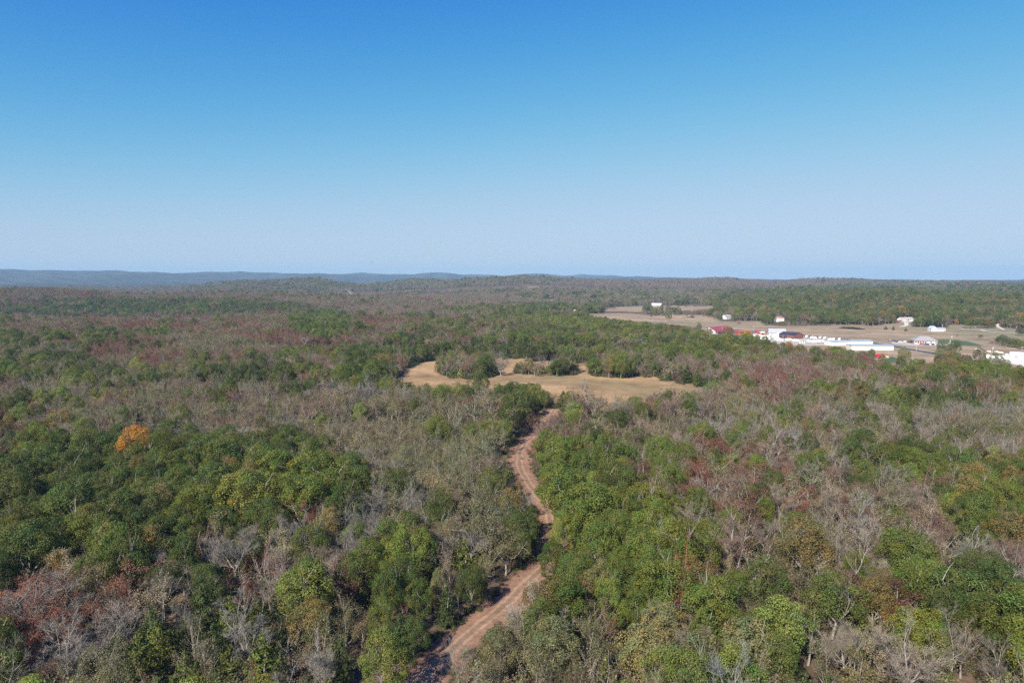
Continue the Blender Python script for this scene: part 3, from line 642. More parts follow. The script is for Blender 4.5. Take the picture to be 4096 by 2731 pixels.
T_BASE = [  # crop, foot x, foot y, height, width, kind
 *[('V', *t) for t in ((717,497,42,44,'C'),(808,502,52,38,'C'),(955,517,42,42,'c'),(1560,570,15,17,'C'),(2305,566,85,85,'G'),(1837,602,50,44,'y'),(1690,482,115,100,'g'),(1740,484,110,60,'G'),(1840,478,115,95,'g'),(1890,474,95,80,'G'),(1945,484,125,95,'N'),(1550,438,62,42,'O'),(565,448,105,95,'N'),(360,438,105,105,'y'),(40,432,105,105,'y'),(150,404,95,110,'G'),(250,440,90,80,'G'),(2100,672,110,120,'G'),(2075,690,90,100,'o'),(2140,690,90,110,'g'),(2240,705,90,110,'G'),(2330,730,90,110,'g'),(2160,650,80,90,'t'),(2260,680,80,100,'N'),(2040,640,50,70,'r'),(2340,690,80,90,'o'),(2000,668,30,60,'r'),(2190,692,95,110,'o'),(2290,712,85,100,'g'),(2060,650,60,70,'G'),(2210,640,60,80,'o'),(1130,467,130,120,'g'),(1280,467,170,140,'g'),(1390,466,130,130,'o'),(1200,450,180,120,'N'),(1060,465,80,60,'G'),(1960,660,40,110,'r'),(760,378,90,80,'N'),(880,375,80,70,'G'))],
 *[('P', *t) for t in ((835,627,215,150,'y'),(1330,552,220,150,'o'),(1470,547,62,110,'G'),(1740,503,180,150,'r'),(1900,527,120,120,'N'),(2010,522,110,110,'G'),(220,442,240,190,'G'),(330,432,250,170,'G'),(450,482,215,150,'g'),(545,472,215,120,'N'),(640,490,290,110,'G'),(725,462,260,140,'t'),(820,432,215,150,'G'),(950,452,205,170,'y'),(1060,442,195,170,'g'),(2090,642,135,120,'t'),(2210,582,130,150,'y'),(1640,690,55,90,'Y'),(1660,890,190,130,'G'),(1165,440,110,110,'o'),(1260,442,100,100,'o'),(1560,442,90,120,'o'),(1640,446,90,110,'g'),(370,515,70,50,'C'))],
 *[('H', *t) for t in ((1410,714,62,64,'C'),(1150,600,180,110,'g'),(1300,562,185,140,'g'),(1385,592,200,100,'G'),(1575,606,110,150,'N'),(1730,602,120,120,'o'),(1850,602,110,110,'g'),(1960,596,120,110,'t'),(2090,600,130,120,'o'),(2030,545,85,70,'r'),(565,552,32,66,'g'),(2300,600,150,140,'G'),(700,450,110,130,'o'),(880,452,120,120,'g'),(520,462,170,140,'y'),(650,462,200,160,'g'),(420,470,110,120,'o'))],
]
T_CLUMP = '''420,178,130,70,y 445,198,135,80,t 480,202,70,60,c 500,190,120,80,t 540,200,110,70,b 575,198,120,80,r 615,208,110,80,t 655,208,120,90,G 690,200,150,80,G 722,188,130,70,g 640,180,130,70,t 560,175,120,70,b 470,170,120,60,g 600,170,110,70,m 740,170,110,60,t
895,176,70,55,c 920,181,80,55,o 945,183,100,60,t 967,181,95,50,N 1000,184,90,70,t 1030,184,80,60,m 1052,181,120,60,b 980,172,90,60,o 1092,189,70,50,g 1110,190,120,70,b 1140,194,130,90,G 1172,194,150,90,G 1205,190,130,90,o 1245,184,110,95,C 1190,170,130,80,g
1350,192,110,70,o 1380,197,130,90,g 1420,200,140,90,y 1460,204,140,100,o 1500,207,150,100,N 1545,210,150,100,g 1590,204,140,90,y 1622,200,120,80,o 1655,196,90,80,m 1682,187,60,60,m 1400,180,130,80,t 1480,185,140,90,t 1560,185,140,90,o 1620,178,120,80,b 795,192,120,80,b 770,188,70,60,o'''
T_STRIP = [('B', *t) for t in ((1640,560,300,'Y'),(1960,560,140,'N'),(850,770,150,'O'),(1000,860,200,'O'),(1030,365,300,'N'),(420,400,230,'g'),(250,480,230,'G'),(760,540,170,'o'),(1080,540,260,'g'),(1250,560,170,'m'),(1750,660,260,'g'),(2200,720,260,'y'),(1450,760,250,'y'),(560,600,260,'g'),(120,560,260,'g'),(640,640,130,'N'))] + \
 [('K', *t) for t in ((180,480,320,'s'),(470,360,300,'g'),(560,560,330,'o'),(1150,590,280,'N'),(1600,800,320,'s'),(500,920,320,'g'),(100,840,330,'N'),(880,760,160,'b'),(380,720,300,'N'),(1200,780,260,'o'),(1300,900,220,'y'),(1850,900,220,'s'),(2200,1100,300,'g'),(720,830,150,'b'),(80,600,220,'s'))] + \
 [('O', *t) for t in ((1040,790,300,'s'),(1230,780,120,'N'),(1050,940,330,'s'),(1440,1060,340,'g'),(950,1080,260,'G'),(1630,1090,250,'g'),(40,760,230,'G'),(380,960,260,'g'),(2240,650,260,'s'))]
def upright(k):
    if k == 'O': trees[-1]['sz'] *= 1.2
for nm, tx in (('L', T_L), ('R', T_R), ('M', T_M), ('C', T_C)):
    for w_ in tx.split():
        a, b, c_, k = w_.split(','); crown_at(nm, float(a), float(b), float(c_), k); upright(k)
for t in T_STRIP: crown_at(*t); trees[-1]['free'] = True
for w_ in T_CLUMP.split():
    a, b, h_, c_, k = w_.split(','); base_at('C', float(a) + rng.normal(0, 5), float(b) + rng.normal(-2, 6), float(h_) * rng.uniform(.7, 1.15), float(c_), k); trees[-1]['free'] = True
n_crown = len(trees)
for t in T_BASE: base_at(*t, note='valley')

# ---- the wood around them: species by stand
n_k = {k: Waves(600 + i, 45, 260, 8) for i, k in enumerate(KL)}
DEF = dict(G=.06, g=.08, y=.03, N=.015, o=.26, t=.25, r=.13, b=.09, m=.07, c=.035)
STANDS = [  # display px (2352 wide): cx, cy, rx, ry, strength, mix
 (300,700,1000,45,.92,dict(m=.36,t=.24,r=.34,o=.06,g=.03)), (330,708,360,20,.72,dict(G=.42,g=.22,C=.12,t=.2,N=.04)), (560,765,560,44,.9,dict(r=.55,t=.2,o=.16,m=.08,g=.03)),
 (120,800,260,40,.75,dict(o=.4,t=.25,g=.15,G=.1,r=.1)), (740,745,70,28,.9,dict(g=.6,G=.3,o=.1)), (160,850,190,30,.8,dict(g=.4,G=.25,o=.3)), (420,805,220,32,.75,dict(t=.3,o=.4,r=.2,m=.06)),
 (600,862,140,38,.85,dict(C=.3,c=.25,G=.2,r=.12,m=.13)), (845,845,62,40,.9,dict(G=.7,g=.2,C=.1)), (1010,790,110,30,.8,dict(C=.35,G=.4,g=.2,r=.05)), (1220,785,90,40,.85,dict(G=.6,g=.35,t=.05)),
 (1120,750,180,28,.7,dict(r=.25,t=.3,m=.2,g=.2)), (650,950,520,66,.9,dict(t=.34,o=.42,b=.08,m=.08,r=.06,G=.02)), (30,960,95,60,.8,dict(C=.4,G=.35,c=.1,r=.15)), (330,960,50,26,.7,dict(C=.6,c=.3,b=.1)),
 (180,1190,300,180,.9,dict(G=.8,g=.17,N=.03)), (560,1100,300,95,.92,dict(G=.55,g=.42,N=.03)), (940,1110,120,100,.88,dict(o=.45,t=.25,b=.2,G=.1)),
 (160,1400,280,110,.9,dict(r=.4,b=.25,t=.25,o=.1)), (480,1480,240,105,.85,dict(c=.5,C=.25,o=.2,b=.05)), (640,1290,110,60,.6,dict(r=.4,b=.3,o=.2)), (930,1380,120,150,.8,dict(G=.5,g=.3,c=.15,r=.05)),
 (1000,1010,170,70,.8,dict(o=.62,t=.22,g=.1,b=.06)), (1172,950,55,62,.9,dict(G=.85,g=.15)), (1100,1190,130,90,.7,dict(o=.5,G=.2,t=.15,b=.15)), (1200,1240,40,60,.9,dict(G=.8,g=.2)),
 (1290,1090,105,85,.95,dict(g=.7,G=.25,y=.05)), (1415,1220,155,150,.95,dict(g=.72,G=.16,y=.12)), (1510,1350,110,100,.9,dict(g=.7,y=.2,r=.1)), (1290,1330,70,90,.85,dict(g=.6,o=.2,N=.2)),
 (1270,1000,75,35,.9,dict(r=.6,m=.35)), (1450,960,190,60,.92,dict(t=.3,r=.15,m=.25,o=.2,G=.1)), (1690,960,270,80,.9,dict(t=.36,b=.18,m=.12,o=.26,r=.06,g=.03)), (1690,1100,310,85,.9,dict(t=.34,o=.36,b=.14,r=.10,g=.06)),
 (2150,950,290,62,.88,dict(c=.62,C=.2,b=.1,o=.08)), (1780,875,110,40,.8,dict(r=.45,m=.3,t=.2)), (2100,880,120,25,.6,dict(c=.3,b=.3,r=.2,m=.2)), (2110,1065,140,32,.85,dict(g=.75,G=.2,y=.05)), (2280,1150,110,100,.7,dict(g=.35,N=.25,G=.2,o=.2)),
 (1800,1250,340,115,.9,dict(b=.2,t=.30,r=.16,m=.08,o=.2,g=.06)), (1900,1400,320,70,.6,dict(G=.5,g=.25,r=.1,o=.15)), (2200,1400,180,80,.8,dict(G=.6,g=.3,b=.1)), (1500,1500,220,80,.8,dict(o=.4,s=.15,t=.2,b=.15,c=.1)), (2050,1520,320,70,.8,dict(b=.2,o=.36,s=.2,c=.2)),
 (1740,1340,150,60,.6,dict(N=.3,t=.3,o=.3,b=.1)), (1450,790,200,40,.7,dict(t=.3,r=.2,o=.25,g=.2,m=.05)), (1600,850,90,40,.85,dict(c=.5,C=.2,m=.2,o=.1)), (1750,800,200,20,.8,dict(c=.2,o=.3,m=.3,r=.2)),
 (1480,740,260,25,.85,dict(g=.4,y=.15,o=.25,N=.06,G=.12,r=.02)), (1780,790,330,24,.9,dict(g=.5,G=.25,N=.09,O=.03,y=.06,o=.1)), (2200,850,180,24,.85,dict(N=.25,g=.3,r=.2,o=.25)), (1900,842,220,22,.85,dict(r=.45,m=.3,t=.15,g=.06)), (1240,735,120,18,.8,dict(o=.4,g=.3,y=.1,t=.1)),
 (2050,690,420,50,.92,dict(g=.20,G=.18,o=.30,N=.06,t=.18,r=.06,O=.004)), (1200,680,480,48,.92,dict(m=.46,t=.28,o=.12,g=.05,G=.04,b=.06)), (1000,700,300,22,.85,dict(m=.4,t=.3,o=.15,b=.1,r=.05)), (2050,648,460,9,.9,dict(m=.5,t=.3,o=.12,G=.08)), (620,655,200,18,.9,dict(m=.5,t=.3,g=.1,G=.08)), (1300,712,260,14,.8,dict(o=.4,g=.3,G=.12,N=.08,t=.1)), (1600,650,330,16,.92,dict(m=.6,t=.3,r=.1)),
]
def species(px, py, x, y, r):
    w = np.zeros((len(px), len(KL)))
    for k, v in DEF.items(): w[:, KL.index(k)] = v
    dx, dy = px / 1.7415, py / 1.7415
    for cx, cy_, rx, ry, st, mix in STANDS:
        rho = np.hypot((dx - cx) / rx, (dy - cy_) / ry)
        a = st * np.clip((1.2 - rho) / .35, 0, 1)
        m = np.zeros(len(KL))
        for k, v in mix.items(): m[KL.index(k)] = v
        m /= m.sum(); w = w * (1 - a[:, None]) + m[None] * a[:, None]
    for i, k in enumerate(KL): w[:, i] *= np.exp(1.1 * n_k[k](x, y))
    w /= w.sum(1, keepdims=True); c = np.cumsum(w, 1)
    return (r.random(len(px))[:, None] > c).sum(1).clip(0, len(KL) - 1)
SIGHT = [srcs('M', [(275,1245),(350,1120),(520,1060),(700,950),(880,720),(940,640),(1060,605),(1090,690),(1010,790),(900,900),(740,1010),(640,1050),(520,1150),(400,1320),(330,1300)]),
 srcs('M', [(1115,480),(1112,400),(1092,260),(1060,170),(1100,140),(1145,230),(1210,330),(1195,400),(1160,450)]),
 [(1950 + a / 5.227, 1700 + b / 5.227) for a, b in ((350,640),(640,340),(900,235),(950,260),(860,360),(800,600),(830,900),(960,1200),(1030,1320),(920,1390),(710,1330),(740,1200),(430,960))],
 srcs('C', [(1045,402),(1175,398),(1170,450),(1090,462)]),
 srcs('C', [(135,215),(300,105),(380,95),(400,150),(430,195),(640,225),(700,225),(780,180),(760,90),(900,85),(1060,92),(1060,185),(900,182),(850,190),(850,215),(980,215),(1060,225),(1150,215),(1250,215),(1250,265),(1350,300),(1450,285),(1620,320),(1700,285),(1980,285),(1985,248),(1740,200),(1660,130),(1690,190),(1540,210),(1330,180),(1300,170),(1330,110),(1260,105),(1260,185),(1100,185),(1040,200),(800,195),(800,240),(960,260),(700,235),(500,225),(380,248)]),
 [(2330,1254),(2520,1253),(2620,1262),(2720,1258),(2840,1262),(2875,1285),(3040,1284),(3065,1300),(3170,1303),(3330,1300),(3400,1296),(3480,1303),(3560,1296),(3600,1288),(3607,1272),(3656,1272),(3655,1290),(3640,1308),(3790,1308),(3805,1296),(3870,1300),(3985,1312),(3988,1294),(3998,1294),(4010,1310),(4096,1318),(4096,1470),(4010,1452),(3950,1436),(3800,1400),(3760,1436),(3716,1445),(3697,1456),(3600,1450),(3545,1442),(3506,1438),(3500,1419),(3476,1404),(3425,1400),(3400,1393),(3380,1386),(3316,1387),(3250,1385),(3222,1375),(3197,1373),(3158,1363),(3127,1369),(3065,1358),(3040,1350),(2990,1340),(2930,1336),(2862,1336),(2826,1318),(2780,1307),(2700,1300),(2660,1292),(2550,1285),(2450,1270)],
 [(2410,1240),(2480,1227),(2560,1223),(2640,1222),(2760,1225),(2850,1223),(2862,1232),(2700,1241),(2560,1241),(2420,1242)]]
SIGHT = [np.array(p, float) for p in SIGHT]
def in_sight(px, py):
    o = np.zeros(np.shape(px), bool)
    for p in SIGHT: o |= inside(p, px, py)
    return o
def blocks(x, y, z, pi, sx, sz, k=.8):
    """does a crown stand in one of the open views onto the track, the hay field or the valley?"""
    H = np.array([p[1] for p in PROTO])[pi] * sz; R = np.array([p[2] for p in PROTO])[pi] * sx
    top = np.array([1.02 if p[0] != 'cedar' else 1.0 for p in PROTO])[pi] * H
    o = np.zeros(len(x), bool)
    ux, uy = -y / np.hypot(x, y), x / np.hypot(x, y)
    for f in (.15, .35, .55, .75, .92):
        wd = k * math.sqrt(max(1 - ((f - .55) / .5) ** 2, .02))
        for s_ in (-1, -.5, 0, .5, 1):
            a, b, _ = project(np.stack([x + ux * R * wd * s_, y + uy * R * wd * s_, z + top * f], -1)); o |= in_sight(a, b)
    return o
def open_views():
    global trees
    for rnd in range(3):
        idx = [i for i, t in enumerate(trees) if t['note'] != 'valley' and KIND[t['k']][0] != 'bare' and not t.get('free')]
        a = {q: np.array([trees[i][q] for i in idx]) for q in ('x', 'y', 'z', 'p', 'sx', 'sz')}
        bl = blocks(a['x'], a['y'], a['z'], a['p'], a['sx'], a['sz'], .62)
        for i, b in zip(idx, bl):
            if b:
                if rnd < 2:
                    for q in ('sx', 'sz', 'w'): trees[i][q] *= .82
                else: trees[i]['drop'] = True
    trees = [t for t in trees if not t.get('drop')]
open_views()
EX = np.array([(t['x'], t['y'], t['w'] * .5) for t in trees])
KEEP = [(TRACK, 6.0), (TRACK[:25], 11.0), (ROAD, 11), (HIGHWAY, 12)] + [(path3(c, p, 40), w_ / 2 + 3) for _, c, p, w_ in DRIVES]
BUILD_KEEP = []      # (line of points, distance)
CLEAR = []
for sx_, sy_, rr_ in ((3950,1274,30),(3631,1284,26),(3115,1286,20),(2894,1277,22),(2625,1223,34),(2222,1253,14),(2242,1250,22),(2304,1252,20),(2321,1254,14),(3365,1279,16),(3040,1252,14),(3158,1256,13),(3754,1325,22)):
    p_ = hit(sx_, sy_); u_ = -p_[:2] / np.hypot(*p_[:2]); dd_ = np.hypot(*p_[:2])
    for q_ in (0, .5, 1.0, 1.6, 2.4): CLEAR.append((*(p_[:2] + u_ * rr_ * q_), rr_ * (1.0 if q_ < 1 else .8)))
def scatter(r0, r1, s, r, crown=True):
    n = int(r1 / s) + 2
    i, j = np.meshgrid(np.arange(-n, n), np.arange(0, n))
    x = (i + .5 * (j % 2)) * s; y = j * s * .88
    x = x + r.uniform(-.42, .42, x.shape) * s; y = y + r.uniform(-.42, .42, y.shape) * s
    x, y = x.ravel(), y.ravel(); d_ = np.hypot(x, y)
    m = (d_ >= r0) & (d_ < r1) & (np.abs(np.degrees(np.arctan2(x, y))) < np.where(d_ < 200, 52, 41)); x, y = x[m], y[m]
    ok = np.ones(len(x), bool)
    f = inside(FIELD, x, y)
    for h in HOLES: f &= ~inside(h, x, y)
    ok &= ~(f | inside(GLADE, x, y))
    ok &= ~(inside(PASTURE, x, y) | inside(PASTURE2, x, y))
    for sp_ in SPOTS: ok &= ~inside(sp_, x, y)
    x, y = x[ok], y[ok]; ok = np.ones(len(x), bool)
    for ln, dd in KEEP:
        lo, hi = ln.min(0) - dd, ln.max(0) + dd
        m = (x > lo[0]) & (x < hi[0]) & (y > lo[1]) & (y < hi[1])
        if m.any():
            mm = np.where(m)[0]; ok[mm[dist_poly(ln[::2] if len(ln) > 60 else ln, x[mm], y[mm]) < dd]] = False
    for a_, b_, r_ in CLEAR: ok &= np.hypot(x - a_, y - b_) > r_
    return x[ok], y[ok]
def thin(x, y, k):
    ok = np.ones(len(x), bool)
    for a, b, rr in EX:
        m = (np.abs(x - a) < 12) & (np.abs(y - b) < 12)
        mm = np.where(m)[0]
        if len(mm): ok[mm[np.hypot(x[mm] - a, y[mm] - b) < rr * k + 1.0]] = False
    return ok
fx, fy, fs = [], [], []
for r0, r1, s in ((52, 330, 6.0), (330, 700, 6.4), (700, 1200, 7.0), (1200, 2000, 8.0), (2000, 3200, 9.5), (3200, 4900, 11.5)):
    x, y = scatter(r0, r1, s, rng); fx.append(x); fy.append(y); fs.append(np.full(len(x), s))
fx, fy, fs = np.concatenate(fx), np.concatenate(fy), np.concatenate(fs)
k_ = thin(fx, fy, .82); fx, fy, fs = fx[k_], fy[k_], fs[k_]
fz = height(fx, fy)
ppx, ppy, pdep = project(np.stack([fx, fy, fz + 8], -1))
fk = species(ppx, ppy, fx, fy, rng)
N = len(fx)
fp = np.zeros(N, int); fsx = np.zeros(N); fsz = np.zeros(N); ftint = np.zeros((N, 3))
for i, k in enumerate(KL):
    m = np.where(fk == i)[0]
    if not len(m): continue
    fam, c, sp_, _ = KIND[k]; fp[m] = rng.choice(FAM[fam], len(m))
    H = np.array([p[1] for p in PROTO])[fp[m]]; RC = np.array([p[2] for p in PROTO])[fp[m]]
    base_s = rng.lognormal(0, .17, len(m)) * np.clip(fs[m] / 7.0, .92, 1.35)
    if fam == 'cedar': base_s *= .95
    fsx[m] = base_s * .92; fsz[m] = (0.5 + .5 * base_s) * rng.uniform(.85, 1.12, len(m)) * SQUAT[fam]
    v = np.exp(rng.normal(0, sp_, len(m))); h = rng.normal(0, .06, len(m))
    ftint[m] = np.stack([c[0] * v * (1 + h), c[1] * v, c[2] * v * (1 - h)], -1)
frot = rng.uniform(0, 6.28, N)
near = np.where(np.hypot(fx, fy) < 2600)[0]
bl = np.zeros(N, bool); bl[near] = blocks(fx[near], fy[near], fz[near], fp[near], fsx[near], fsz[near])
kp = ~bl
fx, fy, fz, fk, fp, fsx, fsz, frot, ftint = (a_[kp] for a_ in (fx, fy, fz, fk, fp, fsx, fsz, frot, ftint)); N = len(fx)

# ---- the trees that show largest become things of their own, the rest one stuff object
LIMIT = {'leafy': 290, 'sparse': 240, 'bare': 190, 'cedar': 150}
fam_of = np.array([p[0] for p in PROTO])
size = fsx * fsz / np.maximum(fx ** 2 + fy ** 2, 1) * np.where(fam_of[fp] == 'cedar', .5, 1)
tx, ty, _ = project(np.stack([fx, fy, fz + fsz * 9], -1))
size = np.where((tx > 0) & (tx < 4096) & (ty < 2715), size, 0)
single = np.zeros(N, bool)
for fam, lim in LIMIT.items():
    have = sum(1 for t in trees if KIND[t['k']][0] == fam)
    m = np.where(fam_of[fp] == fam)[0]; o = m[np.argsort(-size[m])][:max(0, lim - have)]
    single[o[size[o] > 0]] = True
for i in np.where(single)[0]:
    trees.append(dict(x=fx[i], y=fy[i], z=fz[i] - .1, k=KL[fk[i]], p=fp[i], sx=fsx[i], sz=fsz[i], rot=frot[i], tint=tuple(ftint[i]), expl=False, note=None, w=fsx[i] * 2 * PROTO[fp[i]][2]))
rest = ~single

SRC = bpy.data.collections.new("tree_sources")       # not linked to the scene: only feeds the instances
for i, (fam, H, RC, tm, cm) in enumerate(PROTO):
    bm = bmesh.new(); bm.from_mesh(tm); nt_ = len(bm.faces); bm.free()
    vt = np.empty(len(tm.vertices) * 3, np.float32); tm.vertices.foreach_get("co", vt); vc = np.empty(len(cm.vertices) * 3, np.float32); cm.vertices.foreach_get("co", vc)
    lt_ = np.empty(len(tm.loops), np.int32); tm.loops.foreach_get("vertex_index", lt_); lc = np.empty(len(cm.loops), np.int32); cm.loops.foreach_get("vertex_index", lc)
    tt = np.empty(len(tm.polygons), np.int32); tm.polygons.foreach_get("loop_total", tt); tc_ = np.empty(len(cm.polygons), np.int32); cm.polygons.foreach_get("loop_total", tc_)
    me = mesh_from("tree_source", np.r_[vt, vc].reshape(-1, 3), np.r_[lt_, lc + len(tm.vertices)], np.r_[tt, tc_], [tm.materials[0], cm.materials[0]], np.r_[np.zeros(len(tt), int), np.ones(len(tc_), int)])
    lv = np.ones((len(me.vertices), 4), np.float32); b = np.empty(len(cm.vertices) * 4, np.float32); cm.attributes["leafvar"].data.foreach_get("color", b); lv[len(tm.vertices):] = b.reshape(-1, 4)
    a = me.attributes.new("leafvar", 'FLOAT_COLOR', 'POINT'); a.data.foreach_set("color", lv.ravel())
    SRC.objects.link(bpy.data.objects.new(f"tree_source_{i:02d}", me))
ng = bpy.data.node_groups.new("instance_trees", 'GeometryNodeTree')
ng.interface.new_socket("Geometry", in_out='INPUT', socket_type='NodeSocketGeometry'); ng.interface.new_socket("Geometry", in_out='OUTPUT', socket_type='NodeSocketGeometry')
gi, go = ng.nodes.new("NodeGroupInput"), ng.nodes.new("NodeGroupOutput")
ci = ng.nodes.new("GeometryNodeCollectionInfo"); ci.inputs["Collection"].default_value = SRC; ci.inputs["Separate Children"].default_value = True; ci.inputs["Reset Children"].default_value = True
ip = ng.nodes.new("GeometryNodeInstanceOnPoints"); ip.inputs["Pick Instance"].default_value = True
def named(nm, ty):
    n = ng.nodes.new("GeometryNodeInputNamedAttribute"); n.data_type = ty; n.inputs["Name"].default_value = nm; return n.outputs["Attribute"]
ng.links.new(gi.outputs[0], ip.inputs["Points"]); ng.links.new(ci.outputs[0], ip.inputs["Instance"])
ng.links.new(named("proto", 'INT'), ip.inputs["Instance Index"])
er = ng.nodes.new("FunctionNodeEulerToRotation") if hasattr(bpy.types, "FunctionNodeEulerToRotation") else None
ng.links.new(named("turn", 'FLOAT_VECTOR'), er.inputs[0]); ng.links.new(er.outputs[0], ip.inputs["Rotation"])
ng.links.new(named("size", 'FLOAT_VECTOR'), ip.inputs["Scale"]); ng.links.new(ip.outputs[0], go.inputs[0])
def stuff(name, x, y, z, proto, sx, sz, rot, tint, label):
    me = bpy.data.meshes.new(name); n = len(x); me.vertices.add(n)
    me.vertices.foreach_set("co", np.stack([x, y, z], -1).astype(np.float32).ravel())
    me.attributes.new("proto", 'INT', 'POINT').data.foreach_set("value", proto.astype(np.int32))
    me.attributes.new("turn", 'FLOAT_VECTOR', 'POINT').data.foreach_set("vector", np.stack([0 * rot, 0 * rot, rot], -1).astype(np.float32).ravel())
    me.attributes.new("size", 'FLOAT_VECTOR', 'POINT').data.foreach_set("vector", np.stack([sx, sx, sz], -1).astype(np.float32).ravel())
    me.attributes.new("tint", 'FLOAT_COLOR', 'POINT').data.foreach_set("color", np.c_[tint, np.ones(n)].astype(np.float32).ravel())
    o = bpy.data.objects.new(name, me); COL.objects.link(o); md = o.modifiers.new("trees", 'NODES'); md.node_group = ng
    o["kind"] = "stuff"; o["label"] = label; return o
stuff("woods", fx[rest], fy[rest], fz[rest] - .1, fp[rest], fsx[rest], fsz[rest], frot[rest], ftint[rest], "mixed autumn woods covering the plateau and hills in the distance")
bx, by = scatter(52, 620, 4.2, rng); a_, b_, _ = project(np.stack([bx, by, height(bx, by) + 1.5], -1)); m = (rng.random(len(bx)) < .75) & ~in_sight(a_, b_); bx, by = bx[m], by[m]; nb = len(bx)
BT = np.array([(.085,.105,.030), (.12,.12,.045), (.12,.085,.055), (.14,.115,.075), (.07,.09,.028)])
bt = BT[rng.integers(0, 5, nb)] * np.exp(rng.normal(0, .2, nb))[:, None]
bs = rng.lognormal(0, .3, nb)
ex_, ey_, eb_ = [], [], []
for h in HOLES + [FIELD]:
    if h is not FIELD:
        lo, hi = h.min(0) - 4, h.max(0) + 4; q = rng.uniform(lo, hi, (int((hi[0]-lo[0]) * (hi[1]-lo[1]) / 5), 2)); q = q[inside(h, q[:, 0], q[:, 1])]
    else:
        q = h[rng.integers(0, len(h), 700)] + rng.normal(0, 3.5, (700, 2))
        q = q[~inside(h, q[:, 0], q[:, 1]) | (rng.random(len(q)) < .25)]
    ex_.append(q[:, 0]); ey_.append(q[:, 1])
ex_ = np.concatenate(ex_); ey_ = np.concatenate(ey_); ne = len(ex_)
bx = np.r_[bx, ex_]; by = np.r_[by, ey_]; nb = len(bx)
bt = np.r_[bt, BT[rng.integers(0, 5, ne)] * np.exp(rng.normal(0, .25, ne))[:, None]]; bs = np.r_[bs, rng.lognormal(.18, .4, ne)]
q = TRACK[rng.integers(0, len(TRACK) - 1, 900)]; sd_ = rng.choice([-1, 1], 900) * rng.uniform(4.0, 6.2, 900)
tg = np.gradient(TRACK, axis=0); tg /= np.linalg.norm(tg, axis=1)[:, None]; ti = np.array([np.argmin(np.hypot(*(TRACK - p_).T)) for p_ in q])
bx = np.r_[bx, q[:, 0] + tg[ti, 1] * sd_ + rng.normal(0, 1, 900)]; by = np.r_[by, q[:, 1] - tg[ti, 0] * sd_ + rng.normal(0, 1, 900)]; nb = len(bx)
bt = np.r_[bt, BT[rng.integers(0, 5, 900)] * np.exp(rng.normal(0, .25, 900))[:, None]]; bs = np.r_[bs, rng.uniform(.18, .5, 900)]
stuff("undergrowth", bx, by, height(bx, by) - .05, rng.choice(FAM['bush'], nb), bs, bs * rng.uniform(.6, 1.3, nb), rng.uniform(0, 6.28, nb), bt, "low brown and green undergrowth between the trees")

# ------------------------------------------------------------------ buildings
def frame_of(p0, p1):
    a, b = hit(*p0), hit(*p1); v = b[:2] - a[:2]; L = float(np.hypot(*v))
    return a, L, math.atan2(v[1], v[0])
PAINT = {}
def paint(col, rough=.55, spec=.3, noise=.06):
    key = (col, rough, spec)
    if key not in PAINT: PAINT[key] = plain("paint_" + str(len(PAINT)), col, rough, spec, noise, .4)
    return PAINT[key]
WHITE = (.70, .70, .68); CREAM = (.68, .64, .55); GREYR = (.30, .29, .30); GLASS = (.03, .035, .045); DARK = (.04, .04, .045)
def roof_gable(L, D, h, rise, ridge, ov=.45, th=.18):
    m = MB(); e = .03
    if ridge == 'x':
        s_ = rise / (D / 2); z0 = h - ov * s_ + e
        for sgn in (0, 1):
            pr = [(-ov, z0), (D / 2, h + rise + e), (D / 2, h + rise + e + th), (-ov, z0 + th)]
            if sgn: pr = [(D - a, b) for a, b in pr][::-1]
            n = 4; vs = [(-ov, a, b) for a, b in pr] + [(L + ov, a, b) for a, b in pr]
            m.add(vs, [tuple(range(4)), (7, 6, 5, 4)] + [(i, (i + 1) % 4, (i + 1) % 4 + 4, i + 4) for i in range(4)])
    else:
        s_ = rise / (L / 2); z0 = h - ov * s_ + e
        for sgn in (0, 1):
            pr = [(-ov, z0), (L / 2, h + rise + e), (L / 2, h + rise + e + th), (-ov, z0 + th)]
            if sgn: pr = [(L - a, b) for a, b in pr][::-1]
            vs = [(a, -ov, b) for a, b in pr] + [(a, D + ov, b) for a, b in pr]
            m.add(vs, [tuple(range(4)), (7, 6, 5, 4)] + [(i, (i + 1) % 4, (i + 1) % 4 + 4, i + 4) for i in range(4)])
    return m
def roof_hip(L, D, h, rise, ov=.7, th=.2):
    m = MB(); z = h + .03; k = min(L, D) / 2
    if L >= D: R = [(k, D / 2), (L - k, D / 2)]
    else: R = [(L / 2, k), (L / 2, D - k)]
    if abs(L - D) < .5: R[1] = (R[0][0] + .3, R[0][1] + .3)
    c = [(-ov, -ov), (L + ov, -ov), (L + ov, D + ov), (-ov, D + ov)]
    vs = [(*p, z) for p in c] + [(*p, z + th) for p in c] + [(*p, z + th + rise) for p in R]
    fs = [(3, 2, 1, 0)] + [(i, (i + 1) % 4, (i + 1) % 4 + 4, i + 4) for i in range(4)]
    fs += ([(4, 5, 9, 8), (5, 6, 9), (6, 7, 8, 9), (7, 4, 8)] if L >= D else [(4, 5, 8), (5, 6, 9, 8), (6, 7, 9), (7, 4, 8, 9)])
    return m.add(vs, fs)
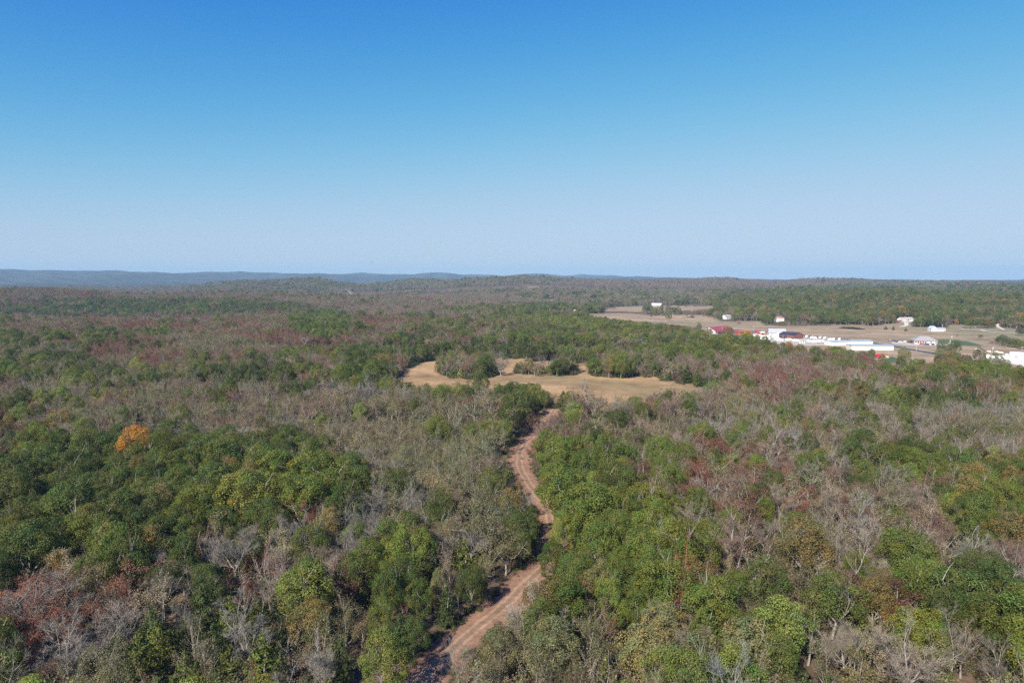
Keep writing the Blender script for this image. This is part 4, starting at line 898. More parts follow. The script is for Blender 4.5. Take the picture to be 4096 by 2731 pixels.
def building(name, label, cat, p0, p1, D, h, rise, ridge, wall, roof, group=None, front=(), left=(), right=(), ov=.45, Lm=None, rz=None, loc=None):
    """p0,p1: photo pixels of the foot of the wall that faces the camera. front/left/right: (part, centre along wall 0-1, z0, width, height, colour)"""
    if loc is None: loc, L, rz = frame_of(p0, p1)
    L = Lm or L
    root = empty(name, tuple(loc), rz, label, cat, group)
    w = MB(); b = -.8
    if ridge == 'x':
        pr = [(0, b), (D, b), (D, h), (D / 2, h + rise), (0, h)]
        w.add([(0, a, c) for a, c in pr] + [(L, a, c) for a, c in pr], [(0, 1, 2, 3, 4), (9, 8, 7, 6, 5)] + [(i, (i + 1) % 5, (i + 1) % 5 + 5, i + 5) for i in range(5)])
    elif ridge == 'y':
        pr = [(0, b), (L, b), (L, h), (L / 2, h + rise), (0, h)]
        w.add([(a, 0, c) for a, c in pr] + [(a, D, c) for a, c in pr], [(0, 1, 2, 3, 4), (9, 8, 7, 6, 5)] + [(i, (i + 1) % 5, (i + 1) % 5 + 5, i + 5) for i in range(5)])
    else: w.box(0, L, 0, D, b, h)
    w.build("wall", paint(wall), root)
    if ridge == 'hip': roof_hip(L, D, h, rise).build("roof", paint(roof), root)
    elif ridge == 'flat': MB().box(-.3, L + .3, -.3, D + .3, h + .02, h + .35).build("roof", paint(roof), root)
    else: roof_gable(L, D, h, rise, ridge, ov).build("roof", paint(roof), root)
    for side, items in (('f', front), ('l', left), ('r', right)):
        for part, t, z0, w_, h_, c in items:
            m = MB(); fr = MB(); e = .06
            def bx(mb, a0, a1, c0, c1, out):
                if side == 'f': mb.box(a0, a1, -out, .02, c0, c1)
                elif side == 'l': mb.box(-out, .02, a0, a1, c0, c1)
                else: mb.box(L - .02, L + out, a0, a1, c0, c1)
            span = L if side == 'f' else D; a = span * t
            if part == 'window':
                bx(fr, a - w_ / 2 - .09, a + w_ / 2 + .09, z0 - .09, z0 + h_ + .09, .04); f = fr.build('window', paint(WHITE), root)
                bx(m, a - w_ / 2, a + w_ / 2, z0, z0 + h_, .055); m.build('pane', paint(GLASS, .15, .5), f)
            else:
                bx(m, a - w_ / 2, a + w_ / 2, z0, z0 + h_, .07); m.build(part, paint(c), root)
    return root, L
def win(t, w=1.2, h=1.3, z=.95): return ('window', t, z, w, h, None)
def door(t, w=1.0, h=2.1, c=DARK, n='door'): return (n, t, 0.02, w, h, c)
wins = lambda n, a=.08, b=.92, **k: [win(a + (b - a) * i / max(n - 1, 1), **k) for i in range(n)]

RED = (.27, .052, .072); REDW = (.30, .055, .042)
# red-roofed barn: front eave wall faces us, grey gable to the left
r_, L_ = building("red_roof_barn", "grey barn with long red metal roof and pale gable end", "barn", (2861,1336), (2931,1331), 19, 4.6, 4.2, 'x', (.55,.52,.46), RED, front=[door(.2, 3.4, 3.2, (.35,.33,.30), 'garage_door'), door(.42, 3.4, 3.2, (.70,.68,.62), 'garage_door'), win(.6), win(.75), win(.9)], left=[win(.3), win(.7)], ov=.8)
MB().add([(0,-4,2.7),(L_,-4,2.7),(L_,-.7,3.9),(0,-.7,3.9),(0,-4,2.9),(L_,-4,2.9),(L_,-.7,4.1),(0,-.7,4.1)], [(0,3,2,1),(4,5,6,7),(0,1,5,4),(1,2,6,5),(2,3,7,6),(3,0,4,7)]).build("porch_roof", paint(RED), r_)
for i in range(5): MB().box(L_*i/4-.1 + (.1 if i==0 else -.1 if i==4 else 0), L_*i/4+.1 + (.1 if i==0 else -.1 if i==4 else 0), -3.9, -3.7, -.3, 2.69).build("post", paint(WHITE), r_)
building("open_front_shed", "low red shed with white trim and open bays painted shade-dark", "shed", (2959,1338), (3004,1336), 9, 3.6, .9, 'x', REDW, (.50,.10,.07), front=[door(.3, 2.6, 2.5, DARK, 'bay_shade_panel'), door(.55, 2.6, 2.5, DARK, 'bay_shade_panel'), door(.8, 2.6, 2.5, DARK, 'bay_shade_panel'), ('corner_trim', .012, 0, .25, 3.6, WHITE), ('corner_trim', .988, 0, .25, 3.6, WHITE), ('fascia', .5, 3.45, 13.8, .3, WHITE)])  # solid dark panels on the wall paint the shade inside the bays
building("small_red_shed", "small dark red shed with red roof beside the yard pole", "shed", (3019,1332), (3034,1333), 5, 2.5, 1.2, 'x', (.33,.05,.05), RED, front=[door(.5, 1.6, 2.0, (.28,.05,.05))])
building("white_roof_shed", "red shed with white roof behind the travel trailers", "shed", (3043,1339), (3060,1338.5), 6, 2.7, 1.3, 'x', REDW, (.72,.70,.66), front=[door(.5, 2.2, 2.2, (.38,.06,.05)), ('corner_trim', .03, 0, .25, 2.7, WHITE), ('corner_trim', .97, 0, .25, 2.7, WHITE)])
r_, L_ = building("sales_office", "white office house with grey shingle roof and front gable", "building", (3078,1341), (3144,1342), 15, 3.6, 4.6, 'x', WHITE, (.36,.37,.39), front=[win(.1), win(.2), door(.62, 1.2, 2.2, DARK), win(.75), win(.88)], left=[win(.35), win(.65)], ov=.7)
g_ = MB(); pr = [(L_*.36,-.8),(L_*.58,-.8),(L_*.58,3.3),(L_*.47,5.2),(L_*.36,3.3)]
g_.add([(a,-3,c) for a,c in pr]+[(a,2,c) for a,c in pr], [(0,1,2,3,4),(9,8,7,6,5)]+[(i,(i+1)%5,(i+1)%5+5,i+5) for i in range(5)]).build("front_gable", paint(WHITE), r_)
g2 = MB()
for s_ in (0, 1):
    p_ = [(L_*.34,3.05),(L_*.47,5.25),(L_*.47,5.45),(L_*.34,3.25)]; p_ = p_ if not s_ else [(L_*.94-a,b) for a,b in p_][::-1]
    g2.add([(a,-3.4,b) for a,b in p_]+[(a,2.2,b) for a,b in p_], [(0,1,2,3),(7,6,5,4)]+[(i,(i+1)%4,(i+1)%4+4,i+4) for i in range(4)])
g2.build("gable_roof", paint((.36,.37,.39)), r_)
pE = hit(3225.6,1356); p1E = hit(3174,1357)
building("metal_workshop", "brown metal workshop with dark blue-black gable roof", "workshop", (3115,1352), (3174,1357), float(np.hypot(*(pE-p1E)[:2])), 5.2, 2.6, 'y' if False else 'x', (.20,.085,.075), (.035,.042,.058), front=[door(.14, 5.5, 4.2, (.07,.06,.065), 'garage_door'), door(.45, 4.0, 4.0, (.05,.045,.05), 'garage_door'), door(.62, 1.0, 2.1, (.10,.05,.05)), ('shed_window', .86, .8, 3.2, 1.6, GLASS)], right=[('corner_trim', .015, 0, .3, 5.2, (.14,.06,.055)), ('corner_trim', .985, 0, .3, 5.2, (.14,.06,.055))], ov=.5)
doors = lambda n, c, w, h: [('roll_up_door', .05 + .9 * i / (n - 1), .05, w, h, c) for i in range(n)]
building("storage_unit_block", "long white storage building farther back, nearest the road", "storage building", (3329,1383), (3491,1379), 13, 4.4, .8, 'x', WHITE, (.33,.38,.43), "long storage buildings", front=doors(11, (.86,.86,.85), 2.9, 3.2), left=[door(.5, 1.0, 2.1, (.6,.58,.52))])
building("storage_unit_block", "long cream storage building in front, with pale blue-grey roof", "storage building", (3405,1400), (3574,1401), 14, 4.6, .9, 'x', CREAM, (.27,.33,.38), "long storage buildings", front=doors(13, (.82,.79,.70), 2.6, 3.2), left=[door(.5, 1.0, 2.1, (.6,.56,.48))])
pL = hit(3600,1369); pC = hit(3656,1374)
building("brick_office", "tan brick office with wide grey hipped roof and parked cars", "office building", (3656,1374.5), (3749,1377), float(np.hypot(*(pL-pC)[:2])) * .9, 3.5, 4.6, 'hip', (.48,.33,.27), (.29,.275,.285), front=wins(5, .08, .5, w=1.4, h=1.7) + [('entrance_door', .62, .02, 2.2, 2.7, WHITE), win(.74), ('arched_entrance', .84, .02, 2.6, 2.7, (.75,.73,.70)), win(.95)], left=[('corner_trim', .02, 0, .3, 3.4, WHITE)] + wins(6, .12, .9, w=1.6, h=1.7))
building("farmhouse", "white gabled farmhouse with teal shaded porch beside a long garage", "house", (3726,1325.5), (3747.5,1325.5), 10, 4.2, 3.2, 'y', WHITE, (.42,.45,.48), front=[win(.3, 1, 1.2, 1.2), win(.7, 1, 1.2, 1.2), win(.5, .7, .8, 4.2)], left=[door(.3), win(.7)])
building("garage", "long white garage with grey roof adjoining the gabled farmhouse", "garage", (3749.5,1325.5), (3782,1325.5), 8, 3.4, 1.5, 'x', WHITE, (.36,.37,.40), front=[door(.25, 3, 2.5, (.74,.74,.72), 'garage_door'), door(.6, 3, 2.5, (.74,.74,.72), 'garage_door'), door(.9)])
building("ranch_house", "long low white house with tan roof above its gravel apron", "house", (3607,1284), (3654,1284), 9, 3.0, 2.6, 'x', (.70,.70,.68), (.42,.37,.33), front=[door(.25, 3.4, 2.4, WHITE, 'garage_door'), win(.42), door(.55, 1.6, 2.2, DARK), win(.7), door(.83, 2.6, 2.3, WHITE, 'garage_door'), win(.95)])
r_, L_ = building("hillside_house", "bright white house high among trees above the curved drive", "house", (3938,1272), (3970,1273), 10, 4.2, 2.4, 'x', WHITE, (.74,.74,.74), front=[win(.2), win(.45), door(.6), win(.8)])
MB().box(L_, L_ + 5, .5, 7, -.8, 3).build("side_wing", paint((.35,.12,.10)), r_)
r_, L_ = building("two_storey_house", "two-storey white house with brownish red hipped roof", "house", (3096,1286), (3136,1286), 11, 6.2, 2.6, 'hip', (.74,.72,.70), (.33,.15,.12), front=wins(5, .1, .9, w=1.1, h=1.4, z=3.9) + [win(.6), win(.75), win(.9)])
g_ = MB(); pr = [(L_*.08,-.8),(L_*.5,-.8),(L_*.5,2.6),(L_*.29,4.4),(L_*.08,2.6)]
g_.add([(a,-5,c) for a,c in pr]+[(a,.5,c) for a,c in pr], [(0,1,2,3,4),(9,8,7,6,5)]+[(i,(i+1)%5,(i+1)%5+5,i+5) for i in range(5)]).build("porch", paint((.72,.70,.68)), r_)
building("gabled_cottage", "white cottage with steep bright gable and grey roof", "house", (2884,1275), (2905,1277), 14, 3.4, 4.2, 'y', WHITE, (.30,.28,.29), front=[win(.35), win(.65)], right=[win(.2), win(.5), win(.8)])
building("poultry_barn", "long white metal barn on the far meadow", "barn", (2606,1222.5), (2644,1222.5), 14, 4.6, 2.6, 'x', WHITE, (.66,.67,.68), front=[door(.5, 4, 3.4, (.7,.7,.7), 'sliding_door')] + wins(4, .1, .9))
building("red_roof_cottage", "small white cottage with red roof at the wood's far edge", "house", (2215.5,1253), (2228,1253), 9, 3.2, 3.0, 'x', WHITE, (.50,.07,.09), front=[win(.3), door(.6)])
building("long_grey_shed", "long low grey shed beside the red-roofed cottage", "shed", (2232,1250), (2251,1250), 9, 3.0, 1.6, 'x', (.46,.47,.48), (.50,.52,.55), front=[door(.5), win(.2), win(.8)])
building("blue_grey_barn", "blue-grey barn with twin gables beside a white trailer", "barn", (2296,1252), (2312,1252), 12, 4.2, 3.2, 'y', (.33,.37,.43), (.42,.46,.52), front=[door(.5, 3.2, 3.0, (.18,.2,.24), 'barn_door')])
building("dark_house", "dark grey house half hidden between two pasture trees", "house", (3358,1281), (3374,1281), 9, 3.0, 2.8, 'y', (.10,.11,.13), (.12,.12,.13), front=[win(.3), win(.7)])
building("pale_roof_shed", "small shed with pale grey roof among hillside trees", "shed", (3038,1252), (3056,1252), 9, 3.0, 2.0, 'x', (.42,.40,.38), (.52,.52,.53), front=[door(.5)])
building("woodland_cottage", "small white cottage with dull red roof among hillside trees", "house", (3155,1257), (3169,1256), 9, 3.4, 2.6, 'x', WHITE, (.36,.17,.15), front=[win(.3), door(.6)])
building("concrete_works", "pale flat-roofed building on the concrete yard at far right", "building", (4038,1432), (4170,1440), 22, 3.2, 1.8, 'x', (.70,.67,.62), (.66,.66,.66), front=[door(.2, 3, 2.6, (.3,.3,.3), 'garage_door'), door(.5, 3, 2.6, (.3,.3,.3), 'garage_door')])
wa, wL, wr = frame_of((3945,1431), (4034,1434))
w_ = empty("retaining_wall", tuple(wa), wr, "long white retaining wall beside the concrete yard", "wall")
MB().box(0, wL, 0, .5, -.8, 2.6).build("wall_face", paint(WHITE), w_); MB().box(-.1, wL + .1, -.1, .6, 2.61, 2.8).build("coping", paint(CREAM), w_)
building("storage_cabin", "white portable cabin with grey roof among the trailers", "cabin", (3197,1372), (3221,1373), 5, 2.7, 1.2, 'x', WHITE, (.34,.32,.32), front=[door(.3), win(.7)])

# ------------------------------------------------------------------ trailers, cars and other vehicles
M_TYRE = paint((.03, .03, .03), .9, .1); M_GLASS = paint(GLASS, .12, .5)
def wheel(mb, x, y, r=.36, w=.24):
    return mb.tube([(x, y - w / 2, r), (x, y + w / 2, r)], r, 12)
def rv(L, kind, stripe):
    root = empty("travel_trailer", (0, 0, 0))
    h = 3.1
    if kind == 0: pr = [(0,.55),(L-.5,.55),(L,1.0),(L-.15,2.7),(L-.6,h),(.15,h),(0,h-.2)]
    elif kind == 1: pr = [(0,.55),(L*.70,.55),(L*.72,1.35),(L-.2,1.35),(L,1.8),(L-.25,2.9),(L-.9,h+.35),(L*.66,h+.35),(L*.62,h+.1),(.2,h+.1),(0,h-.1)]
    else: pr = [(0,1.0),(.6,.55),(L-.4,.55),(L,1.1),(L-.1,2.6),(L-.5,h),(.7,h),(.15,2.6)]
    MB().extrude(pr, -1.25, 1.25).build("body", paint(WHITE, .35, .4), root)
    MB().box(.3, L * .66, -1.265, -1.24, 1.0, 1.25).build("stripe", paint(stripe, .4, .4), root)
    for t in (.2, .5, .8 if kind != 1 else .6): MB().box(L*t-.55, L*t+.55, -1.275, -1.24, 1.75, 2.4).build("window", M_GLASS, root)
    MB().box(L*.35-.36, L*.35+.36, -1.28, -1.24, .62, 2.45).build("door", paint((.72,.72,.70)), root)
    for s_ in (-1, 1):
        for x in (.42, .54): wheel(MB(), L * x, s_ * 1.1).build("wheel", M_TYRE, root)
    MB().box(L*.3, L*.3+1.0, -.4, .4, h+.02 if kind != 1 else h+.12, h+.32 if kind != 1 else h+.42).build("roof_unit", paint((.78,.78,.78)), root)
    MB().tube([(L-.1, 0, .6), (L+1.1, 0, .55)], .07, 6).build("drawbar", paint(DARK), root)
    return root
RVS = [(3014,3045,1346.5),(3045,3079,1351),(3087,3114,1351.5),(3041,3069,1359),(3076,3093,1362),(3095,3121,1360.5),(3109,3132,1366),(3141,3167,1364),(3168,3195,1367),(3222,3245,1371),(3246,3274,1372),(3277,3291,1371),(3292,3307,1371.5),
       (3225,3244,1352),(3245,3256,1355.5),(3263,3275,1358.5),(3279,3295,1356.5),(3297,3311,1358),(3313,3332,1362.5),(3333,3355,1363),(3356,3378,1363.5)]
RVL = ["white trailer at the left end, behind the bright yellow tree","white trailer second from left, its near side facing us","white trailer parked left of the brown workshop doors","white trailer half hidden behind yellow-green treetops","short white trailer in the near row below the white office","white trailer in the near row, just left of the workshop",
 "white trailer with its nose before the workshop's left corner","white trailer in front of the workshop's open side","long white trailer in front of the workshop's near corner","white trailer just right of the grey-roofed cabin","long white trailer in the near row above a pale-green tree","short white trailer near the left storage wall, near row","short white trailer touching the long storage building's left end",
 "white trailer against the workshop's right end wall","narrow white trailer end-on, right of the workshop","tall white trailer end-on between workshop and storage","white trailer end-on in the back row by the road","small white trailer end-on in the back row, fifth there","white trailer in the back row above the storage's left end","white trailer second from right in the back row","white trailer at the right end of the back row"]
STR = [(.35,.37,.42),(.25,.16,.12),(.12,.2,.35),(.45,.42,.38)]
RP = {}
for i, (a, b, y) in enumerate(RVS):
    loc, L, rz = frame_of((a, y), (b, y + (.5 if i % 3 else -.4)))
    if L < 6.3: Lx, kd, rz = 7.0, 2, rz + 1.25
    else: Lx, kd = min(L, 10.5), i % 3
    key = (kd, i % 4)
    if key not in RP: RP[key] = (rv(8.5, kd, STR[i % 4]), True)
    root, fresh = RP[key]
    o = root if fresh else copy_tree(root); RP[key] = (root, False)
    o.location = tuple(loc); o.rotation_euler = (0, 0, rz); o.scale = (Lx / 8.5, 1, 1)
    tag(o, RVL[i], "travel trailer", "travel trailers on the dealer's lot")
M_CAR = {}
def car(col, kind):
    root = empty("parked_car", (0, 0, 0))
    L = 4.7
    if kind == 'van': body = [(0,.35),(L,.35),(L,.95),(L-.7,1.1),(L-1.5,1.85),(.15,1.85),(0,1.2)]; glass = [(.35,1.15),(L-1.1,1.15),(L-1.6,1.72),(.4,1.72)]
    elif kind == 'truck': body = [(0,.45),(L+.6,.45),(L+.6,1.05),(L-.5,1.15),(L-1.2,1.8),(L-2.6,1.8),(L-2.8,1.15),(0,1.15)]; glass = [(L-2.7,1.18),(L-.75,1.18),(L-1.3,1.7),(L-2.5,1.7)]
    else: body = [(0,.3),(L,.3),(L,.8),(L-1.1,.95),(L-1.9,1.45),(1.2,1.45),(.4,.98),(0,.95)]; glass = [(.75,.98),(L-1.3,.98),(L-1.95,1.36),(1.3,1.36)]
    MB().extrude(body, -.88, .88).build("body", paint(col, .3, .5), root)
    MB().extrude(glass, -.895, .895).build("window", M_GLASS, root)
    for x in (.85, L - .9):
        for s_ in (-1, 1): wheel(MB(), x, s_ * .80, .33, .2).build("wheel", M_TYRE, root)
    for s_ in (-1, 1):
        xx = L + (.6 if kind == 'truck' else 0)
        MB().box(xx - .02, xx + .03, s_ * .65 - .15, s_ * .65 + .15, .62, .78).build("headlight", paint((.85,.85,.82), .2, .5), root)
    return root
CARS = [  # crop, x, y foot, colour, kind, turn (deg, 0 = side on), label
 ('O',570,368,(.16,.11,.30),'van',15,"purple van at the left end of the office parking"), ('O',690,360,(.05,.05,.07),'car',10,"dark car beside the purple van on the grass edge"), ('O',790,378,(.03,.035,.05),'car',10,"black car in the middle of the office's left row"), ('O',880,392,(.70,.75,.78),'car',10,"pale silver car at the right end of the left row"),
 ('O',1055,380,(.80,.80,.80),'van',8,"white van under the office's left eave"), ('O',1145,388,(.05,.02,.025),'car',8,"dark maroon car next to the white van"), ('O',1235,402,(.025,.03,.035),'car',8,"black car nearest the office's left corner"),
 ('O',1435,450,(.80,.80,.80),'car',75,"white car at the left end of the front row"), ('O',1510,470,(.55,.57,.60),'car',75,"silver car beside the white one in the front row"), ('O',1600,468,(.38,.03,.04),'van',75,"red van in the front row below the office windows"), ('O',1665,470,(.20,.14,.30),'car',75,"purple-grey car right of the red van"), ('O',1725,476,(.04,.06,.12),'van',75,"dark blue van left of the black one, front row"),
 ('O',1805,478,(.02,.022,.03),'van',75,"black van below the white entrance"), ('O',1890,478,(.72,.55,.55),'car',75,"pale pinkish car right of the black van"), ('O',1960,478,(.03,.04,.06),'van',75,"dark van below the arched entrance"), ('O',2040,482,(.38,.40,.46),'car',75,"grey car near the office's right corner"), ('O',2130,488,(.05,.07,.12),'van',75,"dark blue van just past the office's right corner"), ('O',2205,488,(.35,.52,.52),'car',75,"teal car beside the blue van"), ('O',2285,492,(.78,.80,.78),'truck',10,"white pickup at the right end of the front row"),
 ('O',2320,432,(.06,.08,.13),'car',20,"dark car behind the white pickup"), ('K',215,300,(.45,.48,.52),'car',10,"grey car by the utility pole behind the sage tree"), ('K',290,312,(.80,.80,.78),'truck',5,"white pickup parked below the utility pole"),
 ('S',3400,1364,(.80,.80,.80),'car',0,"white car by the road past the trailers"), ('S',3413,1364.5,(.62,.62,.64),'car',0,"pale grey car behind the long storage roof"), ('S',3586,1284.5,(.36,.05,.06),'truck',5,"red and white truck at left of the low white house"), ('S',3596,1284,(.05,.05,.07),'van',5,"dark van left of the low white house"), ('S',3603,1283.5,(.70,.72,.74),'car',5,"pale car next to the low white house")]
CP_ = {}
for c_, X, Y, col, kd, tn, lb in CARS:
    loc = hit(*src(c_, X, Y)); az = math.atan2(loc[0], loc[1])
    if (col, kd) not in CP_: o = CP_[(col, kd)] = car(col, kd)
    else: o = copy_tree(CP_[(col, kd)])
    o.location = (loc[0], loc[1], loc[2] + .12); o.rotation_euler = (0, 0, -az + math.radians(tn) + rng.normal(0, .04))
    tag(o, lb, "car", "cars parked in the valley")
# red vehicle on its pad
loc, L, rz = frame_of(src('O', 195, 880), src('O', 405, 872))
v_ = empty("red_truck", (loc[0], loc[1], loc[2] + .1), rz, "bright red truck with white panels standing on the pale pad", "truck")
RD = (.62, .015, .03)
MB().extrude([(0,.7),(L,.7),(L,2.3),(L*.92,2.9),(L*.62,2.9),(L*.62,3.5),(L*.1,3.6),(0,3.0)], -1.2, 1.2).build("body", paint(RD, .35, .4), v_)
MB().box(.2, L-.2, -1.05, 1.05, .35, .69).build("chassis", paint(DARK), v_)
for x, z0, z1 in ((.12,.85,1.2),(.40,1.0,1.9),(.66,1.5,2.2)): MB().box(L*x-.28, L*x+.28, -1.24, -1.19, z0, z1).build("side_panel", paint(WHITE), v_)
MB().box(L*.80, L*.96, -1.23, -1.19, 1.7, 2.4).build("window", M_GLASS, v_)
for x in (.15, .3, .84):
    for s_ in (-1, 1): wheel(MB(), L*x, s_*1.0, .45, .3).build("wheel", M_TYRE, v_)
MB().tube([(.2,0,2.4),(-1.6,0,2.2)], [.28,.16], 8).build("boom", paint((.22,.02,.03)), v_)
loc, L, rz = frame_of(src('O', 480, 875), src('O', 590, 885))
b_ = empty("tan_board", tuple(loc), rz, "blank tan board standing at the pad's right end", "board")
MB().box(0, L, -.05, .05, .5, 2.0).build("panel", paint((.62,.40,.22)), b_)
for x in (.15, L-.15): MB().box(x-.06, x+.06, .055, .16, -.3, 1.9).build("post", paint((.35,.28,.2)), b_)

# ------------------------------------------------------------------ poles, posts, mounds, mast, bird, cattle
M_WOOD = plain("pole_wood", (.42, .38, .33), .9, .1, .2, 1.0)
def pole(c_, X, Y, Yt, label, lean=0.0, arm=True, can=False, lamp=False):
    loc = hit(*src(c_, X, Y)); _, _, dep = project(loc); H = max((Y - Yt) / CROP[c_][2] * dep / F_SRC, 5)
    o = empty("utility_pole", tuple(loc), -math.atan2(loc[0], loc[1]) + .5, label, "utility pole", "utility poles in the valley")
    MB().tube([(0,0,-.5),(lean*H*.5,0,H*.5),(lean*H,0,H)], [.19,.16,.12], 8).build("shaft", M_WOOD, o, True)
    if arm:
        MB().box(lean*H-1.25, lean*H+1.25, .14, .26, H-.75, H-.6).build("crossarm", M_WOOD, o)
        for x in (-1.1, 0, 1.1): MB().tube([(lean*H+x,.2,H-.59),(lean*H+x,.2,H-.33)], .07, 6).build("insulator", paint((.55,.56,.58)), o)
    if can: MB().tube([(lean*H-.45,-.05,H-2.4),(lean*H-.45,-.05,H-1.3)], .32, 10).build("transformer", paint((.72,.74,.75)), o)
    if lamp: MB().box(lean*H-.3, lean*H+.9, -.12, .12, H+.02, H+.2).build("lamp_head", paint((.75,.75,.75)), o)
for t in (('B',848,440,225,"pale pole before the red-roofed barn's front"),('B',1837,385,205,"yellowish pole at the asphalt yard by the road",0,True,False,True),('O',1447,735,485,"slim pale pole in the grass beside the road"),('K',385,290,75,"tall pole with pale transformers behind the office lawn",.02,True,True),('K',1475,590,375,"leaning white pole with transformer near the white mounds",.16,True,True),('K',2292,560,375,"slim pole above the concrete yard's far corner"),
          ('P',1456,452,330,"pole standing before the hedgerow in the far meadow"),('P',193,620,550,"short pole by the left end of the gravel drive",0,False),('P',890,925,835,"pale pole rising from trees left of the red barn",0,True),('P',1520,945,850,"pole just left of the dark pine by the red barn",0,True),('P',740,740,630,"pole with white lamp among trees below the drive",0,False,False,True)): pole(*t)
def simple(name, label, cat, c_, X, Y, mb, mat, part):
    loc = hit(*src(c_, X, Y)); o = mb.build(name, mat, None); o.location = tuple(loc); o.rotation_euler = (0, 0, -math.atan2(loc[0], loc[1])); return tag(o, label, cat)
def mound(sd):
    r = np.random.default_rng(sd); bm = bmesh.new(); bmesh.ops.create_icosphere(bm, subdivisions=2, radius=1)
    for v in bm.verts: v.co = Vector((v.co.x * 2.4, v.co.y * 1.1, max(v.co.z, -.2) * .95)) * (1 + r.normal(0, .09))
    m = MB(); m.v = [tuple(v.co) for v in bm.verts]; m.f = [tuple(v.index for v in f.verts) for f in bm.faces]; bm.free(); return m
for X, Y, lb, sd in ((1385,518,"white mound left of the leaning pole",1),(1620,530,"white mound right of the leaning pole",2),(1722,548,"white mound farthest right of the leaning pole",3),(1095,458,"long low pale mound in the brown pasture grass",4)):
    o = simple("white_mound", lb, "mound", 'K', X, Y, mound(sd), paint((.78,.76,.70), .9, .1), None); o["group"] = "white mounds on the brown pasture"
simple("white_tank", "white rounded tank on the edge of the concrete yard", "tank", 'K', 1882, 622, MB().tube([(-1.3,0,.9),(-1.1,0,.9),(1.1,0,.9),(1.3,0,.9)], [.45,.85,.85,.45], 12), paint(WHITE), None)
simple("white_post", "short white post beside the tall transformer pole", "post", 'K', 342, 275, MB().tube([(0,0,-.3),(0,0,2.6),(0,0,2.9)], [.35,.35,.2], 10), paint(WHITE), None)
simple("pale_pillar", "pale yellow pillar beside the purple van", "pillar", 'O', 622, 370, MB().box(-.3,.3,-.3,.3,-.3,2.6).box(-.4,.4,-.4,.4,2.61,2.8), paint((.72,.68,.45)), None)
def cow():
    m = MB(); o = empty("cow", (0,0,0))
    bm = bmesh.new()
    pts = [((-1.05,0,1.12),.20),((-.8,0,1.1),.36),((-.3,0,1.02),.43),((.3,0,1.02),.42),((.75,0,1.1),.34),((1.05,0,1.2),.22),((1.35,0,1.05),.17),((1.6,0,.85),.12)]
    m.tube([p for p, _ in pts], [r for _, r in pts], 10)
    for x in (-.8, .7):
        for y in (-.22, .22): m.tube([(x,y,.95),(x+.04,y,.5),(x,y,0)], [.14,.08,.07], 6)
    m.tube([(-1.1,0,1.2),(-1.25,0,.9),(-1.25,0,.5)], [.05,.03,.04], 5)
    for y in (-1, 1): m.tube([(1.28,y*.1,1.2),(1.25,y*.28,1.25)], [.05,.03], 5)
    m.build("body", paint((.025,.022,.02), .8, .2), o, True); return o
c0 = cow()
for i, (X, Y, lb) in enumerate(((340,578,"black cow grazing right of the short pole"),(8,534,"black cow grazing by the pinkish bank"),(60,560,"black cow lower on the meadow, left of the short pole"))):
    o = c0 if i == 0 else copy_tree(c0); p = hit(*src('P', X, Y)); o.location = tuple(p); o.rotation_euler = (0,0,rng.uniform(0,6.28)); tag(o, lb, "cow", "cattle on the meadow")
# guyed lattice mast on the far hill
p = hit(1949, 1104); dep = project(p)[2]; Hm = 78 * dep / F_SRC
mast = empty("radio_mast", tuple(p), 0, "thin red and white guyed radio mast on the hill crest", "mast")
for i in range(6):
    z0, z1 = Hm * i / 6, Hm * (i + 1) / 6 - .05; m = MB(); c3 = [(1.1,0),(-.55,.95),(-.55,-.95)]
    for a in c3: m.tube([(*a,z0),(*a,z1)], .22, 4)
    n = 6
    for k in range(n):
        za, zb = z0 + (z1-z0)*k/n, z0 + (z1-z0)*(k+1)/n
        for q in range(3): m.tube([(*c3[q],za),(*c3[(q+1)%3],zb)], .12, 3)
    m.build("lattice_section", paint((.55,.10,.08) if i % 2 == 0 else WHITE), mast)
for q in range(3):
    an = q * 2.094 + .4; MB().tube([(1.2*math.cos(an),1.2*math.sin(an),Hm*.72),(Hm*.45*math.cos(an),Hm*.45*math.sin(an),-3)], .05, 3).build("guy_wire", paint((.4,.4,.4)), mast)
# soaring bird
r = ray(1486.5, 1050.5); B = np.array([0, 0, CAM_H]) + r * 420
bird = empty("soaring_bird", tuple(B), .3, "dark bird gliding with spread wings in the empty sky", "bird")
m = MB(); m.tube([(0,-.42,0),(0,-.25,.03),(0,.1,.04),(0,.32,.05),(0,.45,.03)], [.03,.12,.13,.07,.03], 8)
m.build("body", paint((.03,.027,.025), .8, .2), bird, True)
for s_ in (-1, 1):
    w = MB(); P_ = [(0.08,.18,.05,.02),(.35,.20,-.20,.12),(.62,.10,-.22,.14),(.88,-.06,-.22,.05)]
    vs = [];
    for x, yf, yb, z in P_: vs += [(s_*x,yf,z+.02),(s_*x,yb,z+.02),(s_*x,yb,z-.01),(s_*x,yf,z-.01)]
    fs = [(i*4+k, i*4+(k+1)%4, i*4+4+(k+1)%4, i*4+4+k) for i in range(3) for k in range(4)] + [(0,1,2,3),(15,14,13,12)]
    w.add(vs, fs).build("wing", paint((.03,.027,.025), .8, .2), bird)
MB().add([(-.05,-.40,.03),(.05,-.40,.03),(.16,-.72,.03),(-.16,-.72,.03),(-.05,-.40,0),(.05,-.40,0),(.16,-.72,.01),(-.16,-.72,.01)], [(0,1,2,3),(7,6,5,4),(0,4,5,1),(1,5,6,2),(2,6,7,3),(3,7,4,0)]).build("tail", paint((.03,.027,.025), .8, .2), bird)
bird.rotation_euler = (.1, -.35, .5)

